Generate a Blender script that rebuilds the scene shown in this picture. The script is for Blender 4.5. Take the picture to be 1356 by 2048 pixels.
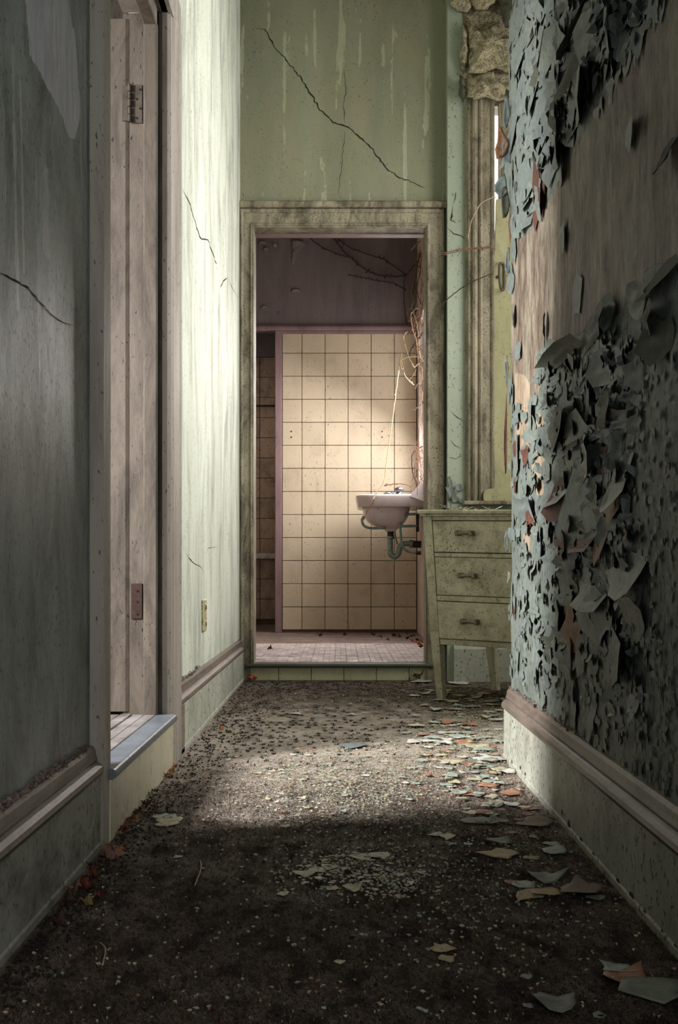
import bpy, math, random
from mathutils import Vector, noise as mnoise
R = random.Random(7)
for o in list(bpy.data.objects): bpy.data.objects.remove(o)
S = bpy.context.scene
COL = S.collection
# ------------------------------------------------------------------ camera, world, light
F = 2250.0; CX = 678.0; HY = 1138.0; H = 0.55     # focal length in px, vanishing point, eye height
cam = bpy.data.cameras.new('camera'); co = bpy.data.objects.new('camera', cam); COL.objects.link(co)
cam.sensor_width = 36; cam.lens = 36 * F / 2048; cam.shift_y = (HY - 1024) / 2048; cam.clip_start = .05
co.location = (0, 0, H); co.rotation_euler = (math.pi / 2, 0, 0); S.camera = co
w = bpy.data.worlds.new('world'); S.world = w; w.use_nodes = True
w.node_tree.nodes['Background'].inputs[0].default_value = (1.0, .93, .88, 1)
w.node_tree.nodes['Background'].inputs[1].default_value = 4.0
S.view_settings.view_transform = 'Standard'; S.view_settings.look = 'None'
S.view_settings.gamma = 1; S.view_settings.use_curve_mapping = False
S.view_settings.exposure = 0.0
def area(name, loc, tgt, sx, sy, power, col, spread=180):
    l = bpy.data.lights.new(name, 'AREA'); l.shape = 'RECTANGLE'; l.size = sx; l.size_y = sy
    l.energy = power; l.color = col; l.spread = math.radians(spread)
    o = bpy.data.objects.new(name, l); COL.objects.link(o); o.location = loc
    o.rotation_euler = (Vector(tgt) - Vector(loc)).to_track_quat('-Z', 'Y').to_euler()
    return o
# daylight entering by the windows of the side rooms, then two added fill lamps
area('alcove_window_light', (1.72, 4.15, 2.10), (-.49, 4.05, 1.55), 1.1, 1.6, 45, (1, .98, .93), 125)
area('left_room_window_light', (-2.45, 1.62, 1.75), (.25, 2.85, .0), .5, 1.2, 100, (1, .975, .98), 96)
area('bathroom_window_light', (.685, 7.42, 1.80), (-.5, 6.9, .3), 1.1, 1.1, 50, (1, .95, .92), 170)
area('recess_fill_light', (-1.25, 8.9, 1.9), (-.5, 9.3, 1.2), .4, .6, 2.2, (1, .93, .87), 170)  # added lamp to brighten the recess, no window stands there
area('hall_fill_light', (.50, -.45, 1.25), (-.49, 1.9, 1.1), .7, 1.5, 12, (.97, 1, 1), 120)  # added fill lamp behind the camera, brightens the near left wall

# ------------------------------------------------------------------ helpers
def rgb(h, k=1.0):
    h = h.lstrip('#'); v = [int(h[i:i+2], 16) / 255 for i in (0, 2, 4)]
    return tuple([(c / 12.92 if c <= .04045 else ((c + .055) / 1.055) ** 2.4) * k for c in v] + [1])
def P(px, py, Y): return Vector(((px - CX) * Y / F, Y, H + (HY - py) * Y / F))
def onX(px, py, X): return P(px, py, F * X / (px - CX))
def onZ(px, py, Z=0.0): return P(px, py, (H - Z) * F / (py - HY))
def link(name, me, mat=None, parent=None, smooth=False):
    o = bpy.data.objects.new(name, me); COL.objects.link(o)
    if mat is not None and me is not None and len(me.materials) == 0: me.materials.append(mat)
    if parent: o.parent = parent
    if smooth and me: me.polygons.foreach_set('use_smooth', [True] * len(me.polygons))
    return o
def thing(o, label, cat, group=None):
    o['label'] = label; o['category'] = cat
    if group: o['group'] = group
    return o
def empty(name, label=None, cat=None, group=None, loc=(0, 0, 0)):
    o = bpy.data.objects.new(name, None); COL.objects.link(o); o.location = loc; o.empty_display_size = .05
    if label: thing(o, label, cat, group)
    return o
def struct(o, label=None): 
    o['kind'] = 'structure'
    if label: o['label'] = label
    return o
class MB:
    def __init__(s): s.v = []; s.f = []
    def add(s, vs, fs):
        n = len(s.v); s.v += [tuple(v) for v in vs]; s.f += [tuple(i + n for i in f) for f in fs]; return s
    def box(s, x0, x1, y0, y1, z0, z1, b=0.0):
        if b <= 0:
            vs = [(x, y, z) for x in (x0, x1) for y in (y0, y1) for z in (z0, z1)]
            return s.add(vs, [(0,1,3,2),(4,6,7,5),(0,4,5,1),(2,3,7,6),(0,2,6,4),(1,5,7,3)])
        X = (x0, x1); Yy = (y0, y1); Z = (z0, z1); vs = []; idx = {}
        sg = (1, -1)
        for i in (0,1):
            for j in (0,1):
                for k in (0,1):
                    c = (X[i], Yy[j], Z[k]); d = (sg[i]*b, sg[j]*b, sg[k]*b)
                    idx[i,j,k,0] = len(vs); vs.append((c[0], c[1]+d[1], c[2]+d[2]))
                    idx[i,j,k,1] = len(vs); vs.append((c[0]+d[0], c[1], c[2]+d[2]))
                    idx[i,j,k,2] = len(vs); vs.append((c[0]+d[0], c[1]+d[1], c[2]))
        fs = []
        q = [(0,0),(0,1),(1,1),(1,0)]
        for i in (0,1):
            f = [idx[i,a,c,0] for a,c in q]; fs.append(f if i == 1 else f[::-1])
            f = [idx[a,i,c,1] for a,c in q]; fs.append(f if i == 0 else f[::-1])
            f = [idx[a,c,i,2] for a,c in q]; fs.append(f if i == 1 else f[::-1])
        for a in (0,1):
            for c in (0,1):
                fs.append((idx[a,c,0,0], idx[a,c,0,1], idx[a,c,1,1], idx[a,c,1,0]))
                fs.append((idx[a,0,c,0], idx[a,0,c,2], idx[a,1,c,2], idx[a,1,c,0]))
                fs.append((idx[0,a,c,1], idx[0,a,c,2], idx[1,a,c,2], idx[1,a,c,1]))
        for i in (0,1):
            for j in (0,1):
                for k in (0,1): fs.append((idx[i,j,k,0], idx[i,j,k,1], idx[i,j,k,2]))
        return s.add(vs, fs)
    def extrude(s, prof, axis, a, b):
        """prof: closed list of 2D points, extruded along axis between a and b"""
        n = len(prof)
        def m(p, t): return {'x': (t, p[0], p[1]), 'y': (p[0], t, p[1]), 'z': (p[0], p[1], t)}[axis]
        vs = [m(p, a) for p in prof] + [m(p, b) for p in prof]
        fs = [(i, (i+1) % n, n + (i+1) % n, n + i) for i in range(n)] + [tuple(range(n))[::-1], tuple(range(n, 2*n))]
        return s.add(vs, fs)
    def tube(s, pts, r, n=8, cap=True):
        pts = [Vector(p) for p in pts]; rs = r if isinstance(r, (list, tuple)) else [r] * len(pts)
        vs = []; up = Vector((.13, .97, .2))
        for i, p in enumerate(pts):
            t = (pts[min(i+1, len(pts)-1)] - pts[max(i-1, 0)]).normalized()
            a = t.cross(up)
            if a.length < .05: a = t.cross(Vector((1, 0, .1)))
            a.normalize(); c = t.cross(a)
            for k in range(n):
                th = 2 * math.pi * k / n
                vs.append(p + (a * math.cos(th) + c * math.sin(th)) * rs[i])
        fs = [(i*n + k, i*n + (k+1) % n, (i+1)*n + (k+1) % n, (i+1)*n + k) for i in range(len(pts)-1) for k in range(n)]
        if cap: fs += [tuple(range(n))[::-1], tuple(range((len(pts)-1)*n, len(pts)*n))]
        return s.add(vs, fs)
    def rings(s, loops, cap0=True, cap1=True):
        n = len(loops[0]); vs = [v for l in loops for v in l]
        fs = [(i*n + k, i*n + (k+1) % n, (i+1)*n + (k+1) % n, (i+1)*n + k) for i in range(len(loops)-1) for k in range(n)]
        if cap0: fs.append(tuple(range(n))[::-1])
        if cap1: fs.append(tuple(range((len(loops)-1)*n, len(loops)*n)))
        return s.add(vs, fs)
    def mesh(s, name='mesh'):
        me = bpy.data.meshes.new(name); me.from_pydata(s.v, [], s.f)
        import bmesh
        bm = bmesh.new(); bm.from_mesh(me); bmesh.ops.recalc_face_normals(bm, faces=bm.faces); bm.to_mesh(me); bm.free()
        return me
    def build(s, name, mat, parent=None, smooth=False): return link(name, s.mesh(name), mat, parent, smooth)
def smooth_path(pts, n=6):
    pts = [Vector(p) for p in pts]; out = []
    for i in range(len(pts) - 1):
        p0 = pts[max(i-1, 0)]; p1 = pts[i]; p2 = pts[i+1]; p3 = pts[min(i+2, len(pts)-1)]
        for k in range(n):
            t = k / n
            out.append(.5 * ((2*p1) + (p2-p0)*t + (2*p0-5*p1+4*p2-p3)*t*t + (-p0+3*p1-3*p2+p3)*t**3))
    return out + [pts[-1]]

# ------------------------------------------------------------------ materials
def newmat(name):
    m = bpy.data.materials.new(name); m.use_nodes = True
    return m, m.node_tree.nodes, m.node_tree.links, m.node_tree.nodes['Principled BSDF']
def nd(ns, t, **k):
    n = ns.new(t)
    for a, b in k.items():
        if a.startswith('i_'): n.inputs[int(a[2:])].default_value = b
        else: setattr(n, a, b)
    return n
def ramp(ns, ls, src, a, b, ca=(0,0,0,1), cb=(1,1,1,1)):
    r = ns.new('ShaderNodeValToRGB'); r.color_ramp.elements[0].position = a; r.color_ramp.elements[1].position = b
    r.color_ramp.elements[0].color = ca; r.color_ramp.elements[1].color = cb; ls.new(src, r.inputs[0]); return r.outputs[0]
def mix(ns, ls, f, a, b, mode='MIX'):
    m = ns.new('ShaderNodeMix'); m.data_type = 'RGBA'; m.blend_type = mode
    for s_, v in ((m.inputs[0], f), (m.inputs[6], a), (m.inputs[7], b)):
        if isinstance(v, (int, float)): s_.default_value = v
        elif isinstance(v, tuple): s_.default_value = v
        else: ls.new(v, s_)
    return m.outputs[2]
def math_(ns, ls, op, a, b=0.0, clamp=False):
    m = ns.new('ShaderNodeMath'); m.operation = op; m.use_clamp = clamp
    for s_, v in ((m.inputs[0], a), (m.inputs[1], b)):
        if isinstance(v, (int, float)): s_.default_value = v
        else: ls.new(v, s_)
    return m.outputs[0]
def noise(ns, ls, pos, scale, detail=6, rough=.6, st=(1, 1, 1), off=0.0, dist=0.0):
    mp = ns.new('ShaderNodeMapping'); mp.inputs['Scale'].default_value = st; mp.inputs['Location'].default_value = (off, off*1.7, off*.6)
    ls.new(pos, mp.inputs[0]); n = ns.new('ShaderNodeTexNoise'); ls.new(mp.outputs[0], n.inputs['Vector'])
    n.inputs['Scale'].default_value = scale; n.inputs['Detail'].default_value = detail; n.inputs['Roughness'].default_value = rough
    n.inputs['Distortion'].default_value = dist
    return n.outputs[0]
_seed = [0]
def aged(name, c1, c2, grime, gs=3.0, streak=(1, 1, .25), glo=.5, ghi=.72, gamt=.8, spk=.62, spkamt=.8, spks=90.0,
         spkst=(1, 1, .5), rough=.6, bump=.3, rand=0.0, chip=None, chipc=None, chips=18.0, attr=None, spec=.35, fine=60):
    m, ns, ls, b = newmat(name); _seed[0] += 3.7; o = _seed[0]
    pos = ns.new('ShaderNodeNewGeometry').outputs['Position']
    nA = noise(ns, ls, pos, gs, 9, .68, streak, o)
    col = mix(ns, ls, ramp(ns, ls, nA, .34, .66), c1, c2)
    nB = noise(ns, ls, pos, gs * 2.3, 10, .72, (streak[0], streak[1], streak[2]*1.3), o + 9, .6)
    g = ramp(ns, ls, nB, glo, ghi)
    col = mix(ns, ls, math_(ns, ls, 'MULTIPLY', g, gamt), col, grime)
    nC = noise(ns, ls, pos, spks * 1.9, 4, .6, spkst, o + 5)
    nD = noise(ns, ls, pos, 5, 3, .6, (1, 1, 1), o + 2)
    sp = ramp(ns, ls, math_(ns, ls, 'ADD', nC, math_(ns, ls, 'MULTIPLY', nD, .16)), spk + .075, spk + .12)
    dark = tuple([c * .16 for c in grime[:3]] + [1])
    col = mix(ns, ls, math_(ns, ls, 'MULTIPLY', sp, spkamt), col, dark)
    hgt = math_(ns, ls, 'SUBTRACT', noise(ns, ls, pos, fine, 8, .7, (1, 1, .6), o + 1), math_(ns, ls, 'MULTIPLY', sp, .5))
    if chip is not None:
        cc = noise(ns, ls, pos, chips, 7, .65, (1, 1, .7), o + 21, .4)
        cm = ramp(ns, ls, cc, chip, chip + .012); col = mix(ns, ls, cm, col, chipc)
        hgt = math_(ns, ls, 'SUBTRACT', hgt, math_(ns, ls, 'MULTIPLY', cm, .9))
    if attr:
        for (an, ac, amt, nsc) in attr:
            at = ns.new('ShaderNodeAttribute'); at.attribute_name = an
            wob = math_(ns, ls, 'MULTIPLY', math_(ns, ls, 'SUBTRACT', noise(ns, ls, pos, nsc, 8, .7, (1, 1, .45), o + 31), .5), 1.3)
            am = ramp(ns, ls, math_(ns, ls, 'ADD', at.outputs['Fac'], wob), .47, .53)
            ac2 = mix(ns, ls, ramp(ns, ls, noise(ns, ls, pos, 34, 10, .78, (1, 1, .25), o + 12), .40, .60), ac[0], ac[1])
            ac2 = mix(ns, ls, ramp(ns, ls, noise(ns, ls, pos, 7, 8, .8, (1, 1, .4), o + 14), .47, .62), ac2, ac[2])
            col = mix(ns, ls, math_(ns, ls, 'MULTIPLY', am, amt), col, ac2)
            hgt = math_(ns, ls, 'SUBTRACT', hgt, math_(ns, ls, 'MULTIPLY', am, .7))
    if rand:
        oi = ns.new('ShaderNodeObjectInfo')
        k = math_(ns, ls, 'ADD', math_(ns, ls, 'MULTIPLY', oi.outputs['Random'], rand), 1 - rand * .6)
        hsv = ns.new('ShaderNodeHueSaturation'); ls.new(col, hsv.inputs['Color']); ls.new(k, hsv.inputs['Value']); col = hsv.outputs[0]
    ls.new(col, b.inputs['Base Color'])
    rr = math_(ns, ls, 'ADD', math_(ns, ls, 'MULTIPLY', nB, .3), rough - .15); ls.new(rr, b.inputs['Roughness'])
    b.inputs['Specular IOR Level'].default_value = spec
    bp = ns.new('ShaderNodeBump'); bp.inputs['Strength'].default_value = bump; bp.inputs['Distance'].default_value = .004
    ls.new(hgt, bp.inputs['Height']); ls.new(bp.outputs[0], b.inputs['Normal'])
    return m
def plain(name, c, rough=.5, metal=0.0, spec=.4, back=None):
    m, ns, ls, b = newmat(name)
    pos = ns.new('ShaderNodeNewGeometry'); n = noise(ns, ls, pos.outputs['Position'], 45, 6, .7, (1, 1, 1), len(name))
    d = tuple([x * .55 for x in c[:3]] + [1]); col = mix(ns, ls, ramp(ns, ls, n, .4, .68), c, d)
    if back: col = mix(ns, ls, pos.outputs['Backfacing'], col, back)
    ls.new(col, b.inputs['Base Color']); b.inputs['Roughness'].default_value = rough; b.inputs['Metallic'].default_value = metal
    b.inputs['Specular IOR Level'].default_value = spec
    bp = ns.new('ShaderNodeBump'); bp.inputs['Strength'].default_value = .25; bp.inputs['Distance'].default_value = .002
    ls.new(n, bp.inputs['Height']); ls.new(bp.outputs[0], b.inputs['Normal'])
    return m
M = {}
BARE = (rgb('#81705f'), rgb('#3d3027'), rgb('#99907f'))
TANP = (rgb('#a39079'), rgb('#7d6a55'), rgb('#b5a58e'))
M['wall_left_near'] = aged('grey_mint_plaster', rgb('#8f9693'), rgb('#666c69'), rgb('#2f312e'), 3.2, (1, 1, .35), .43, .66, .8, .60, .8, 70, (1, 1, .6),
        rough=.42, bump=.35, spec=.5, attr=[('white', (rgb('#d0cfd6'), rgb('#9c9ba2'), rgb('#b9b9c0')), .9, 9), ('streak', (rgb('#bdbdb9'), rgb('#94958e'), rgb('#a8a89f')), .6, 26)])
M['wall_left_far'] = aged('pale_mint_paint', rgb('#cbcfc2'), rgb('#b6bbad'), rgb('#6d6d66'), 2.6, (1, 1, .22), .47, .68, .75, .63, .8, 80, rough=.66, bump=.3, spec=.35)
M['wall_end'] = aged('sage_green_paint', rgb('#888a74'), rgb('#727460'), rgb('#8f866a'), 2.2, (1, 1, .3), .46, .70, .7, .64, .75, 85, rough=.5, bump=.2,
        attr=[('drip', (rgb('#b9bfa2'), rgb('#a2aa8a'), rgb('#adb493')), .45, 22)])
M['wall_strip'] = aged('blue_green_paint', rgb('#a0a999'), rgb('#8f9988'), rgb('#66695c'), 3, (1, 1, .4), .55, .8, .5, .63, .8, 60, rough=.5, bump=.25)
M['wall_right'] = aged('peeling_grey_green_paint', rgb('#78827a'), rgb('#646c64'), rgb('#383a33'), 3.4, (1, 1, .5), .48, .70, .6, .585, .9, 60, (1, 1, .38),
        rough=.55, bump=.6, attr=[('bare', BARE, 1.0, 10), ('tan', TANP, 1.0, 14)])
M['wood_trim'] = aged('mildewed_cream_trim', rgb('#a09781'), rgb('#827967'), rgb('#403a2c'), 5, (1, 1, .25), .44, .62, .85, .60, .9, 110, (1, 1, .5), rough=.55, bump=.5)
M['wood_pink'] = aged('dusty_taupe_trim', rgb('#a39b92'), rgb('#877f76'), rgb('#5b5145'), 4, (1, 1, .12), .48, .7, .7, .63, .8, 90, (1, 1, .3), rough=.55, bump=.3)
M['wood_jamb'] = aged('brown_stained_jamb', rgb('#6b6257'), rgb('#554c42'), rgb('#2f2821'), 5, (1, 1, .2), .42, .64, .85, .64, .9, 90, (1, 1, .3), rough=.55, bump=.3)
M['cap'] = aged('worn_brown_cap_moulding', rgb('#7d7166'), rgb('#5d5148'), rgb('#3b322b'), 7, (1, .25, 1), .45, .66, .7, .62, .7, 90, rough=.35, bump=.25, spec=.55)
M['base'] = aged('chipped_white_baseboard', rgb('#b0b3a5'), rgb('#999b8d'), rgb('#6c6556'), 6, (1, 1, .6), .47, .7, .7, .60, .8, 45, (1, .8, .7), rough=.5, bump=.6, chip=.69, chipc=rgb('#3a2f28'), chips=16)
M['base_grey'] = aged('stained_grey_baseboard', rgb('#9a9b90'), rgb('#7f7f75'), rgb('#4f4a42'), 7, (1, .6, .8), .44, .66, .8, .61, .8, 50, (1, 1, .6), rough=.55, bump=.6)
M['tile_cream'] = aged('cream_wall_tile', rgb('#cbbda6'), rgb('#bfb19b'), rgb('#93826a'), 3, (1, 1, .5), .52, .78, .6, .64, .7, 50, rough=.5, bump=.08, rand=.09, spec=.3)
M['tile_riser'] = aged('cream_riser_tile', rgb('#b9b597'), rgb('#a9a584'), rgb('#6f6b50'), 5, (1, 1, .6), .52, .76, .6, .63, .8, 80, rough=.35, bump=.1, rand=.06)
M['tile_riser_left'] = aged('ivory_riser_tile', rgb('#c2bca6'), rgb('#b3ac94'), rgb('#80795f'), 5, (1, 1, .6), .58, .8, .5, .65, .8, 60, rough=.3, bump=.08, rand=.05)
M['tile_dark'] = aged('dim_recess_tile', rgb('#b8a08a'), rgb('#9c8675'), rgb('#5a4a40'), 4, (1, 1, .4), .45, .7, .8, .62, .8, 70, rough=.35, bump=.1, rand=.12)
M['grout'] = plain('dark_grout', rgb('#5d4e3c'), .9)
M['nosing_blue'] = aged('blue_grey_nosing_tile', rgb('#6d747b'), rgb('#5b6167'), rgb('#474a4d'), 8, (1, 1, 1), .5, .75, .6, .64, .6, 120, rough=.3, bump=.1, rand=.08)
M['nosing_dark'] = aged('dark_green_nosing', rgb('#4b5147'), rgb('#3b4038'), rgb('#6a604e'), 8, (.3, 1, 1), .5, .75, .6, .63, .6, 100, rough=.45, bump=.2)
M['mosaic'] = aged('dusty_lilac_mosaic_tile', rgb('#ded3d4'), rgb('#b8abac'), rgb('#75675f'), 5, (1, 1, 1), .46, .66, .8, .64, .6, 100, rough=.5, bump=.1, rand=.42)
M['dust'] = aged('brown_dust_on_grout', rgb('#87776f'), rgb('#6d5d56'), rgb('#42362f'), 4, (1, 1, 1), .45, .7, .8, .6, .7, 80, rough=.85, bump=.5)
M['purple'] = aged('dusky_purple_plaster', rgb('#776d70'), rgb('#696062'), rgb('#4f484a'), 3, (1, 1, .15), .45, .75, .6, .65, .7, 60, rough=.75, bump=.25)
M['pink'] = aged('dusty_pink_woodwork', rgb('#917a7d'), rgb('#80696d'), rgb('#5f4c4d'), 6, (1, 1, .2), .5, .75, .6, .64, .6, 100, rough=.5, bump=.15)
M['bath_side'] = aged('grimy_white_plaster', rgb('#d8ccc8'), rgb('#c0b2ac'), rgb('#6b5a50'), 6, (1, 1, .3), .48, .7, .7, .6, .8, 60, rough=.6, bump=.3)
M['dresser'] = aged('olive_cream_dresser_paint', rgb('#bfb99f'), rgb('#a39d84'), rgb('#5f583f'), 7, (1, 1, .8), .45, .70, .7, .61, .9, 90, (1, 1, .7), rough=.45, bump=.25)
M['sash'] = aged('yellow_green_shutter_paint', rgb('#aca884'), rgb('#96926e'), rgb('#6c6848'), 4, (1, 1, .4), .5, .72, .6, .64, .8, 70, rough=.45, bump=.15)
M['plaster'] = aged('mouldy_cream_plaster_chunk', rgb('#cdc3a5'), rgb('#a3987c'), rgb('#4f4534'), 9, (1, 1, .9), .45, .62, .8, .57, .9, 110, (1, 1, 1), rough=.85, bump=.9)
M['carpet'] = None
M['sink'] = aged('dusty_white_porcelain', rgb('#d2c9ca'), rgb('#c2b8b9'), rgb('#8a7c78'), 5, (1, 1, 1), .58, .8, .5, .655, .8, 50, rough=.15, bump=.03, spec=.6)
M['pipe'] = plain('verdigris_green_pipe', rgb('#7a918a'), .3, .5)
M['iron'] = plain('blackened_iron', rgb('#3a332d'), .55, .6)
M['chrome'] = plain('tarnished_chrome', rgb('#7b8083'), .25, .8)
M['pewter'] = plain('grimy_pewter', rgb('#77715f'), .45, .5)
M['old_hinge'] = plain('painted_over_hinge', rgb('#4f473c'), .6, .1)
M['strip'] = aged('grey_strip_tile', rgb('#8b8583'), rgb('#716b69'), rgb('#4a423d'), 6, (1, .4, 1), .44, .66, .8, .62, .7, 80, rough=.5, bump=.15, rand=.3)
M['rust'] = plain('rusty_steel', rgb('#38241b'), .8, .2)
M['black'] = plain('crack_shadow', rgb('#221d17'), .95)
M['void'] = plain('dark_cavity', rgb('#1d1914'), .95)
M['flake'] = plain('grey_green_paint_flake', rgb('#737c73'), .5, back=rgb('#4a4a3e'))
M['flake_blue'] = plain('blue_grey_paint_flake', rgb('#6f7975'), .5, back=rgb('#43443a'))
M['flake_dark'] = plain('olive_dark_flake_underside', rgb('#4d5042'), .7, back=rgb('#3d3d31'))
M['flake_red'] = plain('red_brown_undercoat_flake', rgb('#5d372b'), .6, back=rgb('#5a3123'))
M['flake_tan'] = plain('tan_undercoat_flake', rgb('#8f6b4e'), .6, back=rgb('#6d523b'))
CH = {'cream': rgb('#cfc7a4'), 'mint': rgb('#b4c0b0'), 'grey': rgb('#8f9484'), 'salmon': rgb('#b78468'), 'tan': rgb('#c1aa7c'), 'white': rgb('#dedbd0'), 'slate': rgb('#77807e'), 'brown': rgb('#8d7b67')}
for k, c in CH.items(): M['chip_' + k] = plain(k + '_paint_chip', tuple([v * .78 for v in c[:3]] + [1]), .6)
LF = {'red': rgb('#5f2b1d'), 'dark': rgb('#3b2219'), 'brown': rgb('#7b5a49'), 'orange': rgb('#a8672f'), 'olive': rgb('#77683a'), 'salmon': rgb('#c0694a')}
for k, c in LF.items(): M['leaf_' + k] = plain(k + '_dry_leaf', c, .7)
M['twig'] = plain('pale_dry_twig', rgb('#b9a285'), .7)
M['twig_dark'] = plain('dark_vine_stem', rgb('#3a2c26'), .8)
M['twig_brown'] = plain('brown_vine_stem', rgb('#7a5a42'), .8)
M['straw'] = plain('golden_straw', rgb('#b59c72'), .6)
M['outlet'] = aged('yellowed_outlet_plastic', rgb('#c3b98f'), rgb('#aea47c'), rgb('#5a4a30'), 20, (1, 1, 1), .5, .6, .8, .6, .8, 150, rough=.4, bump=.1)
def carpet_mat():
    m, ns, ls, b = newmat('matted_brown_carpet')
    pos = ns.new('ShaderNodeNewGeometry').outputs['Position']
    a = noise(ns, ls, pos, 4, 8, .7); col = mix(ns, ls, ramp(ns, ls, a, .35, .65), rgb('#85766a'), rgb('#65594d'))
    f = noise(ns, ls, pos, 170, 5, .75, (.45, 1, 1), 4); col = mix(ns, ls, ramp(ns, ls, f, .40, .62), mix(ns, ls, .6, col, rgb('#231d18')), col)
    d = noise(ns, ls, pos, 26, 5, .6, (1, .45, 1), 8); col = mix(ns, ls, math_(ns, ls, 'MULTIPLY', ramp(ns, ls, d, .48, .6), .7), col, rgb('#1d1915'))
    # dust, paler beyond the side door to paint in the pool of light
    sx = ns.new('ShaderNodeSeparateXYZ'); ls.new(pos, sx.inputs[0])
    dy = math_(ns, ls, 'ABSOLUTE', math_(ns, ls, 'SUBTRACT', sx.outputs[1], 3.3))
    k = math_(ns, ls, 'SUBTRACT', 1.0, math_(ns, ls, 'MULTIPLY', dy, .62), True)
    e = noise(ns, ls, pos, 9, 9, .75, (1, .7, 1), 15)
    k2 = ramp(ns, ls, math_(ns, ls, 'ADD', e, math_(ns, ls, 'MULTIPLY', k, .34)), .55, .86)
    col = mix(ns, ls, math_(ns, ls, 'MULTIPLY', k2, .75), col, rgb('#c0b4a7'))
    ls.new(col, b.inputs['Base Color']); b.inputs['Roughness'].default_value = .95; b.inputs['Specular IOR Level'].default_value = .1
    bp = ns.new('ShaderNodeBump'); bp.inputs['Strength'].default_value = .9; bp.inputs['Distance'].default_value = .006
    ls.new(math_(ns, ls, 'ADD', f, math_(ns, ls, 'MULTIPLY', e, .8)), bp.inputs['Height']); ls.new(bp.outputs[0], b.inputs['Normal'])
    return m
M['carpet'] = carpet_mat()

# ------------------------------------------------------------------ patches (flakes, chips, leaves, plaster sheets)
def outline(n, jag, seed, asp=1.0, pointy=0.0):
    r = random.Random(seed); pts = []
    for i in range(n):
        a = 2 * math.pi * (i + r.uniform(-.25, .25)) / n
        d = 1 + r.uniform(-jag, jag * .5)
        if pointy and r.random() < .3: d *= 1 + pointy
        pts.append((math.cos(a) * d * asp, math.sin(a) * d))
    return pts
def inside(px, py, poly):
    c = False; n = len(poly)
    for i in range(n):
        x0, y0 = poly[i]; x1, y1 = poly[i-1]
        if (y0 > py) != (y1 > py) and px < (x1 - x0) * (py - y0) / (y1 - y0) + x0: c = not c
    return c
def patch_mb(out, rings, hf, thick, T):
    """fan of rings inside the outline; hf(u,v,t) gives height; T maps (u,v,w) to space"""
    n = len(out); top = []; cu = sum(p[0] for p in out) / n; cv = sum(p[1] for p in out) / n
    vs = [T(cu, cv, hf(cu, cv, 0))]; lo = [T(cu, cv, hf(cu, cv, 0) - thick)]
    for k in range(1, rings + 1):
        t = k / rings
        for (u, v) in out:
            uu = cu + (u - cu) * t; vv = cv + (v - cv) * t; h = hf(uu, vv, t)
            vs.append(T(uu, vv, h)); lo.append(T(uu, vv, h - thick))
    fs = [(0, 1 + i, 1 + (i+1) % n) for i in range(n)]
    for k in range(1, rings):
        a = 1 + (k-1)*n; b = 1 + k*n
        fs += [(a+i, b+i, b+(i+1) % n, a+(i+1) % n) for i in range(n)]
    m = MB()
    if thick > 0:
        L = len(vs); e = 1 + (rings-1)*n
        f2 = fs + [tuple(i + L for i in f)[::-1] for f in fs] + [(e+i, L+e+i, L+e+(i+1) % n, e+(i+1) % n) for i in range(n)]
        m.add(vs + lo, f2)
    else: m.add(vs, fs)
    return m
def raw(m, name, mat, parent=None, smooth=True):
    me = bpy.data.meshes.new(name); me.from_pydata(m.v, [], m.f); return link(name, me, mat, parent, smooth)

# ------------------------------------------------------------------ gridded walls with paint-loss attributes
def wallgrid(name, fn, us, vs_, mat, attrs=None, disp=None):
    V = [fn(u, v) for v in vs_ for u in us]; nu = len(us); nv = len(vs_)
    if disp: V = [disp(p) for p in V]
    Fc = [(j*nu+i, j*nu+i+1, (j+1)*nu+i+1, (j+1)*nu+i) for j in range(nv-1) for i in range(nu-1)]
    me = bpy.data.meshes.new(name); me.from_pydata([tuple(p) for p in V], [], Fc)
    for an, af in (attrs or {}).items():
        a = me.attributes.new(an, 'FLOAT', 'POINT'); a.data.foreach_set('value', [af(p) for p in V])
    return link(name, me, mat, None, True)
def lin(a, b, n): return [a + (b - a) * i / n for i in range(n + 1)]
def topx(p): return (CX + p.x * F / max(p.y, .3), HY - (p.z - H) * F / max(p.y, .3))
def soft(poly, r=14):
    def f(p):
        x, y = topx(p); s = 0
        for dx, dy in ((0, 0), (r, 0), (-r, 0), (0, r), (0, -r), (r*.7, r*.7), (-r*.7, r*.7), (r*.7, -r*.7), (-r*.7, -r*.7)):
            s += inside(x + dx, y + dy, poly)
        return s / 9
    return f
XL = -.49; XR = .50; YE = 5.575; TOP = 3.62
# right wall
bare1 = [(1316,-40),(1900,-40),(1900,540),(1356,529),(1296,533),(1250,620),(1170,660),(1095,700),(1085,780),(1060,830),(1030,790),(1016,700),(1012,510),(1068,449),(1114,361),(1167,262),(1240,129),(1285,65)]
tans = [[(1196,865),(1240,860),(1245,940),(1196,945)],[(1075,820),(1100,850),(1085,1010),(1060,960)],[(1045,1050),(1062,1050),(1058,1110),(1045,1110)],[(1130,1150),(1170,1160),(1165,1215),(1140,1210)],
        [(1040,60),(1065,120),(1055,330),(1030,300)],[(1060,180),(1078,200),(1075,330),(1060,300)],[(1030,740),(1060,760),(1058,930),(1030,900)]]
sb = soft(bare1, 12); st_ = [soft(t, 7) for t in tans]
def dispR(p):
    n = mnoise.noise(Vector((p.y * 16, p.z * 6, 3))) * .004 + mnoise.noise(Vector((p.y * 40, p.z * 14, 9))) * .0022
    return Vector((p.x + n, p.y, p.z))
wr = wallgrid('wall_right', lambda u, v: Vector((XR, u, v)), lin(1.35, 3.265, 170), lin(.10, TOP, 300), M['wall_right'],
              {'bare': sb, 'tan': lambda p: max(f(p) for f in st_)}, dispR)
struct(wr)
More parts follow.
